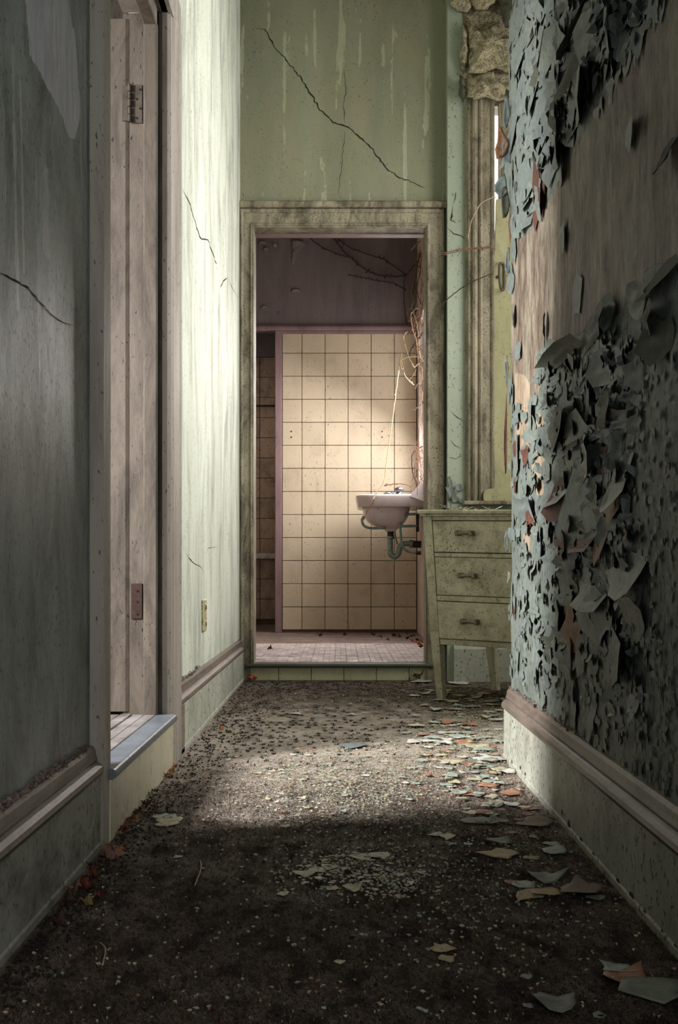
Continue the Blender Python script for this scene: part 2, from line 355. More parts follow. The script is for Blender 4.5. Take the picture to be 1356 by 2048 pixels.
MB().box(XR, XR + .13, -2, -.85, 0, TOP).box(XR, XR + .13, -.05, 1.35, 0, TOP).box(XR, XR + .13, -.85, -.05, 2.1, TOP).box(XR + .012, XR + .13, 1.35, 3.265, 0, TOP).build('wall_core', M['wall_right'], wr)  # opening behind the camera is made up for the hall fill lamp
# left walls
def streakf(p):
    x, y = topx(p)
    s = 0
    for (cx_, w_, y0, y1) in ((25, 9, 80, 620), (40, 5, 150, 560), (70, 3, 250, 800), (8, 3, 220, 420), (90, 14, 330, 520), (160, 3, 200, 400)):
        if y0 < y < y1: s = max(s, 1 - abs(x - cx_ - .02*(y-y0)) / w_)
    return max(0, s) * .75
white = soft([(45, -60), (125, -60), (150, 80), (160, 200), (158, 250), (146, 292), (138, 285), (118, 215), (90, 170), (60, 110)], 9)
wl = wallgrid('wall_left_near', lambda u, v: Vector((XL, u, v)), lin(1.35, 2.26, 120), lin(.10, TOP, 220), M['wall_left_near'], {'white': white, 'streak': streakf})
struct(wl); MB().box(XL - .1, XL, -2, 1.35, 0, TOP).box(XL - .1, XL - .004, 1.35, 2.262, 0, TOP).build('wall_core', M['wall_left_near'], wl)
o = MB().box(XL - .1, XL, 3.15, 5.7, 0, TOP).box(XL - .1, XL, 2.26, 3.15, 2.13, TOP).build('wall_left_far', M['wall_left_far']); struct(o); wlf = o
# end wall
def drip(p):
    x, y = topx(p)
    v = mnoise.noise(Vector((x * .055, y * .003, 1))) + .5 * mnoise.noise(Vector((x * .14, y * .006, 4)))
    return max(0, min(1, v * 1.1))
we = wallgrid('wall_end', lambda u, v: Vector((u, YE, v)), lin(XL, .53, 150), lin(2.25, TOP, 130), M['wall_end'], {'drip': drip}); struct(we)
MB().box(XL, -.445, YE + .002, 5.70, 0, TOP).box(.45, .53, YE + .002, 5.70, 0, TOP).box(-.445, .45, YE + .002, 5.70, 2.25, TOP).build('wall_core', M['wall_end'], we)
YA = 5.50
o = MB().box(.53, .75, YA, 5.70, 0, TOP).box(.75, 1.5, YA, 5.70, 0, .87).box(.75, 1.5, YA, 5.70, 2.85, TOP).box(1.5, 1.85, YA, 5.70, 0, TOP).build('wall_alcove_back', M['wall_strip']); struct(o); wab = o
o = MB().box(1.75, 1.85, 3.1, 3.75, 0, TOP).box(1.75, 1.85, 4.95, 5.5, 0, TOP).box(1.75, 1.85, 3.75, 4.95, 0, 1.3).box(1.75, 1.85, 3.75, 4.95, 3.0, TOP).build('wall_alcove_right', M['wall_strip']); struct(o)
o = MB().box(XR + .13, 1.75, 3.135, 3.265, 0, TOP).build('wall_alcove_front', M['wall_strip']); struct(o)
o = MB().box(-.6, .65, -2.1, -2, 0, TOP).build('wall_behind', M['wall_strip']); struct(o)
o = MB().box(-2.7, 1.9, -2.1, 5.7, TOP, TOP + .1).box(-2.7, .68, 5.7, 9.7, TOP, TOP + .1).build('ceiling', M['wall_end']); struct(o)
# left room shell
o = MB().box(-2.7, -2.6, .6, 1.05, .1, TOP).box(-2.7, -2.6, 1.6, 3.4, .1, TOP).box(-2.7, -2.6, 1.05, 1.6, .1, .9).box(-2.7, -2.6, 1.05, 1.6, 2.4, TOP).box(-2.6, XL-.1, .5, .6, .1, TOP).box(-2.6, XL-.1, 3.4, 3.5, .1, TOP).build('wall_side_room', M['wood_jamb']); struct(o)
# floor
o = MB().box(-.60, 1.85, -2.1, 5.7, -.1, 0).build('floor', M['carpet']); struct(o)

# ------------------------------------------------------------------ baseboards
BP = [(0, .205), (.007, .203), (.012, .196), (.0135, .186), (.016, .178), (.013, .173), (.020, .170), (.027, .163), (.029, .155), (.026, .148), (.022, .144)]
def baseboard(name, side, y0, y1, mb_, sx):
    """side: wall X; sx: direction into the hall"""
    pr = [(side + sx * d, z) for d, z in BP] + [(side, .144)]
    b = MB().extrude([(side, 0), (side + sx * .024, 0), (side + sx * .024, .012), (side + sx * .0215, .016), (side + sx * .0215, .1435), (side, .1435)], 'y', y0, y1).build(name, mb_)
    struct(b); c = MB().extrude(pr, 'y', y0, y1).build('cap_moulding', M['cap'], b, False)
    return b
bl = baseboard('baseboard_left_near', XL, -1.9, 2.208, M['base_grey'], 1)
bf = baseboard('baseboard_left_far', XL, 3.30, 5.56, M['base'], 1)
br = baseboard('baseboard_right', XR, -1.9, 3.268, M['base'], -1)
br['kind'] = 'structure'
o = MB().extrude([(YA, 0), (YA - .03, 0), (YA - .03, .16), (YA - .015, .185), (YA, .19)], 'x', .56, 1.7).build('baseboard_alcove', M['base']); struct(o)
# crumbled plaster lying along the left cap
for (nm, par, X, y0, y1, dens, sg) in (('plaster_crumb', bl, XL, 1.36, 2.19, 900, 1), ('plaster_crumb', bf, XL, 3.32, 3.9, 120, 1), ('plaster_crumb', br, XR, 2.2, 3.25, 200, -1)):
    m = MB(); r = random.Random(3)
    for i in range(dens):
        y = r.uniform(y0, y1); s = r.uniform(.0015, .006); wv = .5 + .5 * mnoise.noise(Vector((y * 9, 0, 0)))
        if dens > 300 and y > 2.0 and r.random() < .6: continue
        c = Vector((X + sg * r.uniform(.001, .010), y, .205 + r.uniform(0, .016) * wv))
        q = [c + Vector((r.uniform(-s, s), r.uniform(-s, s), r.uniform(-s, s))) for _ in range(4)]
        m.add(q, [(0, 1, 2), (0, 2, 3), (0, 3, 1), (1, 3, 2)])
    ob = m.build(nm, M['rust'] if False else M['dust'], par); ob['kind'] = 'stuff'

# ------------------------------------------------------------------ left doorway: frame, door, step
zt = 2.093
fr = struct(MB().extrude([(XL, 2.212), (-.4625, 2.212), (-.4625, 2.278), (-.468, 2.282), (XL, 2.282)], 'z', 0, zt).build('trim_1', M['wood_pink']), 'dusty taupe painted frame of the left doorway')
MB().box(-.60, XL, 2.262, 2.285, .14, 2.10, .002).build('jamb', M['wood_jamb'], fr)
MB().extrude([(XL, 3.30), (-.4625, 3.296), (-.4585, 3.28), (-.4625, 3.262), (-.4625, 3.150), (-.467, 3.142), (-.467, 3.128), (-.476, 3.118), (XL, 3.118)], 'z', 0, zt).build('casing', M['wood_pink'], fr)
MB().extrude([(-.474, 3.122), (-.482, 3.122), (-.482, 3.126), (-.488, 3.126), (-.488, 3.122), (-.500, 3.122), (-.500, 3.15), (-.474, 3.15)], 'z', .13, zt).build('jamb', M['wood_jamb'], fr)
MB().box(-.538, -.5005, 3.092, 3.15, .13, zt, .003).build('door_stop', M['wood_jamb'], fr)
MB().box(-.60, -.5385, 3.123, 3.15, .13, zt, .001).build('rabbet', M['wood_jamb'], fr)
MB().extrude([(-.4625, zt), (-.4585, zt + .012), (-.4625, zt + .02), (-.4625, zt + .097), (XL, zt + .097), (XL, zt)], 'y', 2.212, 3.296).build('head_casing', M['wood_pink'], fr)
MB().box(-.500, -.474, 2.285, 3.12, zt, zt + .03).build('head_jamb', M['wood_jamb'], fr)
MB().box(-.538, -.5005, 2.285, 3.12, zt - .045, zt + .03, .003).build('head_stop', M['wood_jamb'], fr)
MB().box(-.60, -.5385, 2.285, 3.12, zt, zt + .03).build('head_rabbet', M['wood_pink'], fr)
# door leaf opened into the side room, standing square to the hall
dr = struct(MB().extrude([(-1.34, 3.118), (-.592, 3.118), (-.583, 3.122), (-.579, 3.130), (-.579, 3.150), (-.585, 3.156), (-1.34, 3.156)], 'z', .155, 2.075).build('door_1', M['wood_jamb']), 'brown stained panelled door opened back into the side room')
MB().box(-1.24, -.69, 3.113, 3.119, .30, .95, .002).box(-1.24, -.69, 3.113, 3.119, 1.10, 1.95, .002).build('door_panel', M['wood_jamb'], dr)
def hinge(z0, z1, mat):
    h = MB().box(-.5765, -.545, 3.1185, 3.1235, z0, z1, .001).build('hinge', mat, dr)
    k = MB(); kn = 5; dz = (z1 - z0) / kn
    for i in range(kn): k.tube([(-.5795, 3.1125, z0 + dz * i + .001), (-.5795, 3.1125, z0 + dz * (i+1) - .001)], .0052 if i % 2 == 0 else .0046, 10)
    k.build('knuckle', mat, h)
    MB().box(-.601, -.584, 3.1135, 3.1185, z0 + .004, z1 - .004, .001).build('door_leaf_plate', mat, h)
    for i in range(4):
        z = z0 + (i + .5) * dz * 1.25; x = -.557 + (.006 if i % 2 else -.004)
        MB().tube([(x, 3.1192, z), (x, 3.1165, z)], .0032, 8).build('screw', M['black'], h)
    return h
h1 = hinge(onX(285, 248, -.546).z, onX(285, 172, -.546).z, M['old_hinge'])
h2 = MB().box(-.5765, -.545, 3.118, 3.1235, .55 - 100*3.12/F, .55 - 29*3.12/F, .0015).build('hinge', M['rust'], dr)
for z in (.425, .46, .49): MB().tube([(-.56, 3.1185, z), (-.56, 3.1155, z)], .003, 8).build('screw', M['black'], h2)
# step of the side room
ZS = .148
sp = struct(MB().box(-2.6, -.466, 2.27, 3.40, -.05, ZS - .006).build('step', M['dust']), 'tiled step into the side room')
ys = [3.118, 2.905, 2.741, 2.580, 2.420, 2.262]
for i in range(5):
    MB().box(-.467, -.459, ys[i+1] + .001, ys[i] - .001, 0, ZS - .022, .0012).build('riser_tile', M['tile_riser_left'], sp)
    c = ZS - .011; cy = [(-.453 - .011 + .011 * math.cos(a), c + .011 * math.sin(a)) for a in lin(-math.pi/2, math.pi/2, 8)]
    MB().extrude([(-.503, ZS - .022)] + [(x + .006, z) for x, z in cy] + [(-.503, ZS)], 'y', ys[i+1] + .001, ys[i] - .001).build('nosing_tile', M['nosing_blue'], sp)
for k in range(4):
    x1 = -.506 - k * .034
    for i in range(6):
        y0 = 2.27 + i * .142 + (k % 2) * .03; MB().box(x1 - .030, x1, y0, min(y0 + .139, 3.116), ZS - .006, ZS + .001 - (k % 2) * .002, .001).build('floor_tile', M['strip'], sp)
def weave(x0, x1, y0, y1, a, z, parent, mat, limit=300, prio=None):
    g = .0022; mA = MB().box(0, 2*a - g, 0, a - g, 0, .004, .0008).mesh('mosaic_tile'); mB_ = MB().box(0, a - g, 0, 2*a - g, 0, .004, .0008).mesh('mosaic_tile')
    for me in (mA, mB_): me.materials.append(mat)
    L = []
    for i in range(int((x1 - x0) / (2*a))):
        for j in range(int((y1 - y0) / (2*a))):
            x = x0 + i*2*a; y = y0 + j*2*a
            if (i + j) % 2: L += [(x, y, 0), (x, y + a, 0)]
            else: L += [(x, y, 1), (x + a, y, 1)]
    if prio: L.sort(key=prio)
    for (x, y, t) in L[:limit]:
        o = link('mosaic_tile', (mA, mB_)[t], None, parent); o.location = (x, y, z + R.uniform(-.0008, .0006))
    rest = MB()
    for (x, y, t) in L[limit:]:
        d = R.uniform(-.0012, .0004)
        rest.box(x, x + (2*a - g if t == 0 else a - g), y, y + (a - g if t == 0 else 2*a - g), z + d, z + .004 + d)
    if rest.v: ob = rest.build('mosaic_field', mat, parent); ob['kind'] = 'stuff'
weave(-1.1, -.645, 2.3, 3.1, .036, ZS - .005, sp, M['strip'], 200, lambda t: -t[0])

# ------------------------------------------------------------------ end doorway
ZB = .084
def sweep3(xl, xr, zb, zt_, prof, yf, kl=1.0, kr=1.0, parent=None, mat=None, name='casing_board'):
    """three mitred boards around an opening; prof = (outward offset, protrusion towards the camera)"""
    def ring(x, z, kx, kz, sx): return [(x + sx * d * kx, yf - h, z + d * kz) for d, h in prof]
    A = ring(xl, zb, kl, 0, -1); B = ring(xl, zt_, kl, 1, -1); C = ring(xr, zt_, kr, 1, 1); D = ring(xr, zb, kr, 0, 1)
    for (p, q) in ((A, B), (B, C), (C, D)): MB().rings([p, q]).build(name, mat, parent)
tr = struct(MB().box(-.447, -.421, YE - .03, 5.71, ZB, 2.235).box(.429, .452, YE - .03, 5.71, ZB, 2.235).box(-.447, .452, YE - .03, 5.71, 2.235, 2.262).build('trim_2', M['wood_trim']), 'mildewed cream casing of the end doorway')
prof = [(0, 0), (0, .034), (.006, .038), (.012, .034), (.016, .030), (.06, .030), (.066, .036), (.074, .038), (.082, .036), (.085, .028), (.085, 0)]
sweep3(-.4286, .4336, .0, 2.242, prof, YE - .001, .70, 1.0, tr, M['wood_trim'])
MB().extrude([(YE - .001, 2.328), (YE - .044, 2.328), (YE - .050, 2.334), (YE - .050, 2.355), (YE - .042, 2.362), (YE - .001, 2.364)], 'x', XL + .002, .528).build('cap_moulding', M['wood_trim'], tr)
MB().box(-.421, .429, 5.655, 5.713, 2.231, 2.235).build('pink_lining', M['pink'], tr)
# bathroom step with riser tiles
stp = struct(MB().box(XL + .03, .53, YE - .004, 5.72, -.05, ZB - .006).build('step', M['dust']), 'tiled step up into the bathroom')
xs = [492, 557.2, 622.4, 687.6, 752.9, 818.2, 883.5]
for i in range(6):
    MB().box((xs[i] - CX) * 5.555 / F + .0015, (xs[i+1] - CX) * 5.555 / F - .0015, 5.553, 5.572, 0, ZB - .018, .0015).build('riser_tile', M['tile_riser'], stp)
cc = [(5.530 + .009 - .009 * math.cos(a), ZB - .010 + .010 * math.sin(a)) for a in lin(-math.pi/2, math.pi/2, 8)]
MB().extrude([(5.60, ZB - .02)] + cc + [(5.60, ZB)], 'x', -.455, .47).build('nosing', M['nosing_dark'], stp)

# ------------------------------------------------------------------ bathroom
SB = 272.0; YB = F / SB; XB = .575
bfz = struct(MB().box(-1.3, .7, 5.60, 9.6, -.05, ZB).build('floor_bathroom', M['dust']))
weave(-.62, XB - .02, 5.63, 7.05, .030, ZB - .001, bfz, M['mosaic'], 300, lambda t: t[1] + (.6 if abs(t[0] + .1) > .35 else 0))
zr = .55 + (HY - 660) / SB
bw = struct(MB().box(-.467, XB + .1, YB, 9.5, 0, TOP).box(-1.3, -.467, YB, YB + .12, zr, TOP).build('wall_bathroom_back', M['purple']))
o = struct(MB().box(-1.4, -1.3, 5.7, 9.6, 0, TOP).build('wall_bathroom_left', M['tile_cream']))
YR = 9.45
rw = struct(MB().box(-1.3, -.467, YR, 9.6, 0, TOP).build('wall_recess', M['purple']))
o = struct(MB().box(XB, XB + .1, 5.7, 6.9, 0, TOP).box(XB, XB + .1, 8.1, YB, 0, TOP).box(XB, XB + .1, 6.9, 8.1, 0, 1.15).box(XB, XB + .1, 6.9, 8.1, 2.32, TOP).build('wall_bathroom_right', M['bath_side']))
o = struct(MB().box(-1.3, -.49, 5.6, 5.70, ZB, TOP).build('wall_bathroom_front', M['purple']))
wb = struct(MB().box(XB + .05, XB + .08, 6.9, 6.95, 1.15, 2.32).box(XB + .05, XB + .08, 8.05, 8.1, 1.15, 2.32).box(XB + .05, XB + .08, 6.95, 8.05, 1.15, 1.20).box(XB + .05, XB + .08, 6.95, 8.05, 2.27, 2.32).build('window_2', M['bath_side']), 'overgrown bathroom window above the sink')
MB().box(XB + .055, XB + .075, 6.95, 8.05, 1.72, 1.75).build('glazing_bar', M['bath_side'], wb); MB().box(XB + .055, XB + .075, 7.49, 7.52, 1.20, 2.27).build('glazing_bar', M['bath_side'], wb)
# pink woodwork
tb = struct(MB().extrude([(YB, 2.298), (YB - .03, 2.300), (YB - .038, 2.306), (YB - .038, 2.322), (YB - .028, 2.337), (YB, 2.339)], 'x', -1.3, XB - .002).build('trim_3', M['pink']), 'dusty pink rail above the bathroom tiles')
MB().box(-.467, XB - .002, YB - .022, YB, .55 + (HY - 669) / SB, 2.299, .003).build('lower_rail', M['pink'], tb)
MB().box(-.469, -.4195, YB - .026, YB + .03, ZB, 2.299, .004).build('post', M['pink'], tb)
# wall tiles
gr = MB().box(-.42, XB - .003, YB - .004, YB, ZB, .55 + (HY - 667) / SB).build('grout', M['grout'], bw)
tx = [564.5, 603.8, 650, 695.9, 742, 788.6, 833]; ty = [667.5, 706.7] + [706.7 + 46.1 * i for i in range(1, 12)] + [1259.5]
for i in range(6):
    for j in range(len(ty) - 1):
        x0 = (tx[i] - CX) / SB + .002; x1 = (tx[i+1] - CX) / SB - .002; z1 = .55 + (HY - ty[j]) / SB - .002; z0 = .55 + (HY - ty[j+1]) / SB + .002
        d = R.uniform(-.0012, .0012)
        t = MB().box(x0, x1, YB - .011 + d, YB - .003, z0, z1, .0022).build('wall_tile', M['tile_cream'], bw)
        if (i, j) in ((0, 4), (4, 4)):
            hx = (x0 + x1) / 2 - .004
            for hz in (.018, -.024): MB().tube([(hx, YB - .014, (z0 + z1) / 2 + hz), (hx, YB - .008, (z0 + z1) / 2 + hz)], .005, 8).build('screw_hole', M['black'], t)
SRc = F / YR
MB().box(-1.3, -.467, YR - .003, YR, 0, .55 + (HY - 714) / SRc).build('grout', M['grout'], rw)
cx0 = [(520 - CX) / SRc - .169 * k for k in (-1, 0, 1, 2)]
tyr = [714.6 + 40.3 * i for i in range(14)]
for k in range(3):
    for j in range(13):
        MB().box(cx0[k+1] + .002, min(cx0[k], -.469) - .002, YR - .010, YR - .002, .55 + (HY - tyr[j+1]) / SRc + .002, .55 + (HY - tyr[j]) / SRc - .002, .002).build('wall_tile', M['tile_dark'], rw)
o = MB().tube([(-1.25, YR - .08, .55 + (HY - 814.5) / SRc), (-.47, YR - .08, .55 + (HY - 814.5) / SRc)], .008, 8).build('rail', M['iron'])
thing(o, 'dark horizontal rail across the dim recess left of the pink post', 'rail')
o = MB().box(-1.25, -.475, YR - .14, YR - .01, .55 + (HY - 1118) / SRc, .55 + (HY - 1107) / SRc, .006).build('ledge', M['bath_side'])
thing(o, 'low pale ledge in the dark recess left of the pink post', 'ledge')

# ------------------------------------------------------------------ crack ribbons (recessed-looking splits as thin dark geometry)
def crack(name, pts, proj, nrm, width, parent, mat='black', jit=2.2):
    r = random.Random(len(pts) * 17 + int(pts[0][0])); L = []
    for i in range(len(pts) - 1):
        a = Vector(pts[i]); b = Vector(pts[i+1]); n = max(2, int((b - a).length / 6))
        for k in range(n):
            p = a.lerp(b, k / n); L.append((p.x + r.uniform(-jit, jit), p.y + r.uniform(-jit, jit)))
    L.append(pts[-1]); m = MB(); P3 = [proj(*p) for p in L]; n = Vector(nrm)
    vs = []
    for i, p in enumerate(P3):
        t = (P3[min(i+1, len(P3)-1)] - P3[max(i-1, 0)]).normalized(); s_ = t.cross(n).normalized()
        e = min(1, i / 3, (len(P3)-1-i) / 3) + .15; wd = width * e * r.uniform(.45, 1.3)
        vs += [p + n * .0012 + s_ * wd, p + n * .0012 - s_ * wd]
    fs = [(2*i, 2*i+1, 2*i+3, 2*i+2) for i in range(len(P3)-1)]
    m.add(vs, fs); me = bpy.data.meshes.new(name); me.from_pydata(m.v, [], m.f); return link(name, me, M[mat], parent)
pe = lambda x, y: P(x, y, YE); pl = lambda x, y: onX(x, y, XL); pa = lambda x, y: P(x, y, YA); pb = lambda x, y: P(x, y, YB)
crack('crack', [(508,55),(530,60),(555,100),(590,140),(620,185),(640,220),(665,243),(690,250),(720,275),(750,305),(778,342),(810,360),(850,375)], pe, (0,-1,0), .0026, we)
crack('crack', [(690,250),(687,215),(691,180),(688,140)], pe, (0,-1,0), .001, we)
crack('crack', [(690,260),(685,310),(680,360),(678,395)], pe, (0,-1,0), .0008, we)
crack('crack', [(365,378),(380,410),(393,455),(402,478),(415,480),(425,505),(436,540)], pl, (1,0,0), .0022, wlf, jit=1)
crack('crack', [(440,575),(446,562),(455,555)], pl, (1,0,0), .005, wlf, jit=1)
crack('crack', [(455,555),(466,580),(477,602)], pl, (1,0,0), .001, wlf, jit=1)
crack('crack', [(370,1105),(385,1125),(400,1132),(407,1145)], pl, (1,0,0), .0015, wlf, jit=1)
crack('crack', [(411,1110),(415,1097),(435,1092)], pl, (1,0,0), .0012, wlf, jit=1)
crack('crack', [(0,545),(55,575),(75,600),(100,628),(125,645),(147,650)], pl, (1,0,0), .0011, wl, jit=1.2)
crack('crack', [(898,458),(908,468),(922,472),(932,478)], pa, (0,-1,0), .004, wab, jit=1)
crack('crack', [(905,412),(902,440),(912,446)], pa, (0,-1,0), .003, wab, jit=1)
crack('crack', [(903,395),(912,385),(908,410)], pa, (0,-1,0), .002, wab, jit=1)
crack('crack', [(898,820),(915,835),(932,845)], pa, (0,-1,0), .0015, wab, jit=1)
crack('crack', [(896,915),(912,918),(930,908)], pa, (0,-1,0), .0015, wab, jit=1)
crack('crack', [(902,880),(910,890),(922,898)], pa, (0,-1,0), .0025, wab, jit=1)
crack('crack', [(905,290),(900,310),(912,300)], pa, (0,-1,0), .001, wab, jit=1)
# peeling curls on the purple plaster
for (x, y, w_, h_) in ((525,488,9,7),(532,500,5,7),(551,493,5,4),(596,490,14,14),(588,515,4,14),(592,582,8,5),(530,617,6,4),(560,628,3,4)):
    out = outline(9, .4, int(x), .9, .3); s_ = YB / F
    c = P(x, y, YB)
    raw(patch_mb([(u*w_*s_, v*h_*s_) for u, v in out], 3, lambda u, v, t: .002 + .02 * max(0, v / (h_*s_)) , .001, lambda u, v, k: (c.x + u, c.y - k, c.z + v)), 'plaster_curl', M['purple'], bw)
# outlet on far left wall
po = onX(406.5, 1231, XL)
ou = MB().box(XL, XL + .007, po.y - .05, po.y + .05, po.z - .058, po.z + .058, .003).build('wall_outlet', M['outlet'])
thing(ou, 'yellowed plastic wall outlet above the far left baseboard', 'outlet')
for dz in (-.03, .03):
    s_ = MB().box(XL + .006, XL + .010, po.y - .018, po.y + .018, po.z + dz - .014, po.z + dz + .014, .002).build('socket', M['outlet'], ou)
    MB().box(XL + .0095, XL + .0115, po.y - .010, po.y - .005, po.z + dz - .008, po.z + dz + .006).box(XL + .0095, XL + .0115, po.y + .005, po.y + .010, po.z + dz - .008, po.z + dz + .006).build('slot', M['black'], s_)

# ------------------------------------------------------------------ sink
YS = 7.85; SS = F / YS
def sp_(px, py, Y=YS): return P(px, py, Y)
sk = empty('wall_sink', 'dusty white porcelain sink hung on the right bathroom wall', 'sink', None, (XB, YS, .55 + (HY - 1016) / SS))
def skp(o):
    o.parent = sk; o.matrix_parent_inverse = sk.matrix_world.inverted(); return o
bpy.context.view_layer.update()
def plan(x0, x1, hy, r, n=10):
    """rounded front (low x) plan outline"""
    pts = []
    for (cx_, cy_, a0) in ((x0 + r, hy - r, math.pi/2), (x0 + r, -hy + r, math.pi)):
        for k in range(n + 1):
            a = a0 + math.pi/2 * k / n; pts.append((cx_ + r * math.cos(a), cy_ + r * math.sin(a)))
    return pts + [(x1, -hy), (x1, hy)]
zt1 = .55 + (HY - 993) / SS; zb1 = .55 + (HY - 1016) / SS
def loop(pts, z): return [(x, YS + y, z) for x, y in pts]
xf = (711 - CX) / SS
loops = [loop(plan(xf + .05, .52, .19, .10), zb1 + .003), loop(plan(xf + .022, XB - .002, .232, .10), zb1 - .006), loop(plan(xf + .012, XB - .002, .242, .11), zb1 + .001), loop(plan(xf + .002, XB - .002, .258, .12), zt1 - .018), loop(plan(xf, XB - .002, .262, .12), zt1 - .006), loop(plan(xf + .008, XB - .002, .254, .12), zt1),
         loop(plan(xf + .035, .46, .215, .10), zt1 - .004), loop(plan(xf + .045, .45, .20, .10), zt1 - .02), loop(plan(xf + .08, .42, .15, .09), zt1 - .10), loop(plan(xf + .13, .36, .09, .06), zt1 - .13)]
skp(MB().rings(loops).build('rim', M['sink'], None, True))
# bowl
bl_ = []
for (py, xa, xb, hy) in ((1010, 724, 820, .19), (1022, 725, 819, .185), (1034, 728, 816, .17), (1044, 735, 810, .145), (1052, 746, 803, .11), (1057, 760, 797, .07), (1060, 770, 793, .038), (1063, 771, 792, .036)):
    xa_, xb_ = (xa - CX) / SS, (xb - CX) / SS; c = (xa_ + xb_) / 2; hw = (xb_ - xa_) / 2; z = .55 + (HY - py) / SS
    bl_.append([(c + hw * math.copysign(abs(math.cos(a)) ** .8, math.cos(a)), YS + hy * math.copysign(abs(math.sin(a)) ** .8, math.sin(a)), z) for a in [2*math.pi*k/32 for k in range(32)]])
skp(MB().rings(bl_).build('bowl', M['sink'], None, True))
bs = [(XB - .001, zt1 - .05)] + [((px - CX) / SS, .55 + (HY - py) / SS) for px, py in ((815, 997), (820, 991), (824, 987), (826, 982), (830, 978), (834, 975), (838, 973.5))] + [(XB - .001, .55 + (HY - 973) / SS)]
skp(MB().extrude(bs, 'y', YS - .262, YS + .262).build('splashback', M['sink']))
def tap(px, Y, big=1.0):
    z0 = zt1 - .003; x = (px - CX) / SS
    base = MB().rings([[(x + r*big*math.cos(a), Y + r*big*math.sin(a), z0 + h*big) for a in [2*math.pi*k/16 for k in range(16)]] for r, h in ((.024, 0), (.024, .012), (.021, .016), (.021, .03))]).build('tap', M['chrome'], None, True)
    skp(base)
    hd = MB().rings([[(x + (r + l*math.cos(4*a))*big*math.cos(a), Y + (r + l*math.cos(4*a))*big*math.sin(a), z0 + h*big) for a in [2*math.pi*k/32 for k in range(32)]] for r, l, h in ((.020, .001, .03), (.024, .004, .036), (.029, .006, .048), (.024, .005, .056), (.014, .0, .064), (.003, 0, .068))]).build('tap_handle', M['chrome'], base, True)
tap(797, YS - .05); tap(786, YS + .15, .72)
skp(MB().tube(smooth_path([sp_(783, 994), sp_(781, 988), sp_(775, 986.5), sp_(769, 989), sp_(768, 993)], 5), [.010]*21, 10).build('spout', M['chrome'], None, True))
# plumbing
def pipe(pts, r, name, mat='pipe', Y=YS, n=6): return skp(MB().tube(smooth_path([sp_(*p, Y) for p in pts], n), r, 12).build(name, M[mat], None, True))
pipe([(781,1060),(781,1075)], .023, 'tailpiece', 'iron')
pipe([(781,1072.5),(781,1078)], .027, 'nut', 'chrome')
pipe([(780.5,1077),(780.5,1100),(782,1109),(789,1113),(796,1109),(799,1100),(801,1092),(808,1087.5),(822,1087)], .0195, 'trap')
pipe([(788,1114),(788,1122)], .016, 'drain_plug')
pipe([(819,1087.5),(825,1088)], .029, 'nut')
pipe([(824,1088),(841.5,1089)], .025, 'waste_pipe', 'iron')
pipe([(800,1014),(800,1040),(801,1065),(803,1085),(808,1097),(820,1104),(841,1106)], .0085, 'supply_pipe', 'pipe', YS - .1)
pipe([(832,1106),(842,1106)], .013, 'shut_off_valve', 'iron', YS - .1)
pipe([(789,1060),(791,1075),(795,1088)], .006, 'supply_pipe', 'pipe', YS + .05)
pipe([(728,1032),(724,1040),(727,1050),(735,1055),(748,1056.5),(772,1055.5)], .009, 'towel_rail', 'pipe', YS - .12)
pipe([(800,1028.5),(838,1028.5)], .009, 'bracket_arm', 'pipe', YS - .12); pipe([(800,1052.5),(838,1052)], .009, 'bracket_arm', 'pipe', YS - .12)
pipe([(835,1028),(835,1062)], .010, 'wall_bracket', 'iron', YS - .12)
pipe([(832,1033),(838,1033)], .016, 'bracket_bolt', 'iron', YS - .12); pipe([(832,1059),(838,1059)], .016, 'bracket_bolt', 'iron', YS - .12)

# ------------------------------------------------------------------ vines
def vine(pts, Y, r, mat, label, nubs=0, name='vine', cat='vine', dY=0.0, group=None):
    P3 = [P(x, y, Y + (dY if not callable(dY) else dY(i))) for i, (x, y) in enumerate(pts)]
    sm = smooth_path(P3, 7); rr = random.Random(int(pts[0][0]*3 + pts[0][1]))
    sm = [p + Vector((rr.uniform(-1, 1), rr.uniform(-.3, .3), rr.uniform(-1, 1))) * r * .6 for p in sm]
    o = MB().tube(sm, r, 6).build(name, M[mat], None, True); thing(o, label, cat, group)
    if nubs:
        m = MB()
        for k in range(nubs):
            p = sm[rr.randrange(len(sm))]; q = p + Vector((rr.uniform(-1, 1), -.3, rr.uniform(-1, 1))).normalized() * r * rr.uniform(3, 5)
            m.tube([p, q], [r * .9, r * 1.1], 5)
        m.build('tendrils', M[mat], o)['kind'] = 'stuff'
    return o
YV = YB - .03
vine([(616,472),(640,492),(680,510),(708,517)], YV, .0042, 'twig_dark', 'leftmost dark vine branch on the purple bathroom plaster', 14)
vine([(664,472),(690,505),(730,538),(765,552),(812,552)], YV, .005, 'twig_dark', 'long dark vine sweeping low across the purple plaster', 22)
vine([(672,474),(700,495),(745,512),(770,520),(812,550)], YV, .0042, 'twig_dark', 'upper right dark vine on the purple bathroom plaster', 18)
vine([(697,550),(745,559),(790,568),(812,581)], YV, .0036, 'twig_dark', 'lowest dark vine branch on the purple bathroom plaster', 16)
vine([(810,550),(808,590),(811,625),(815,650)], YV, .003, 'twig_dark', 'thin dark vine stem hanging down the purple plaster corner', 6)
vine([(812,552),(824,536),(838,520),(846,500)], YV - .2, .004, 'twig_dark', 'dark vine stem climbing to the bathroom window top', 6)
YW = 7.9
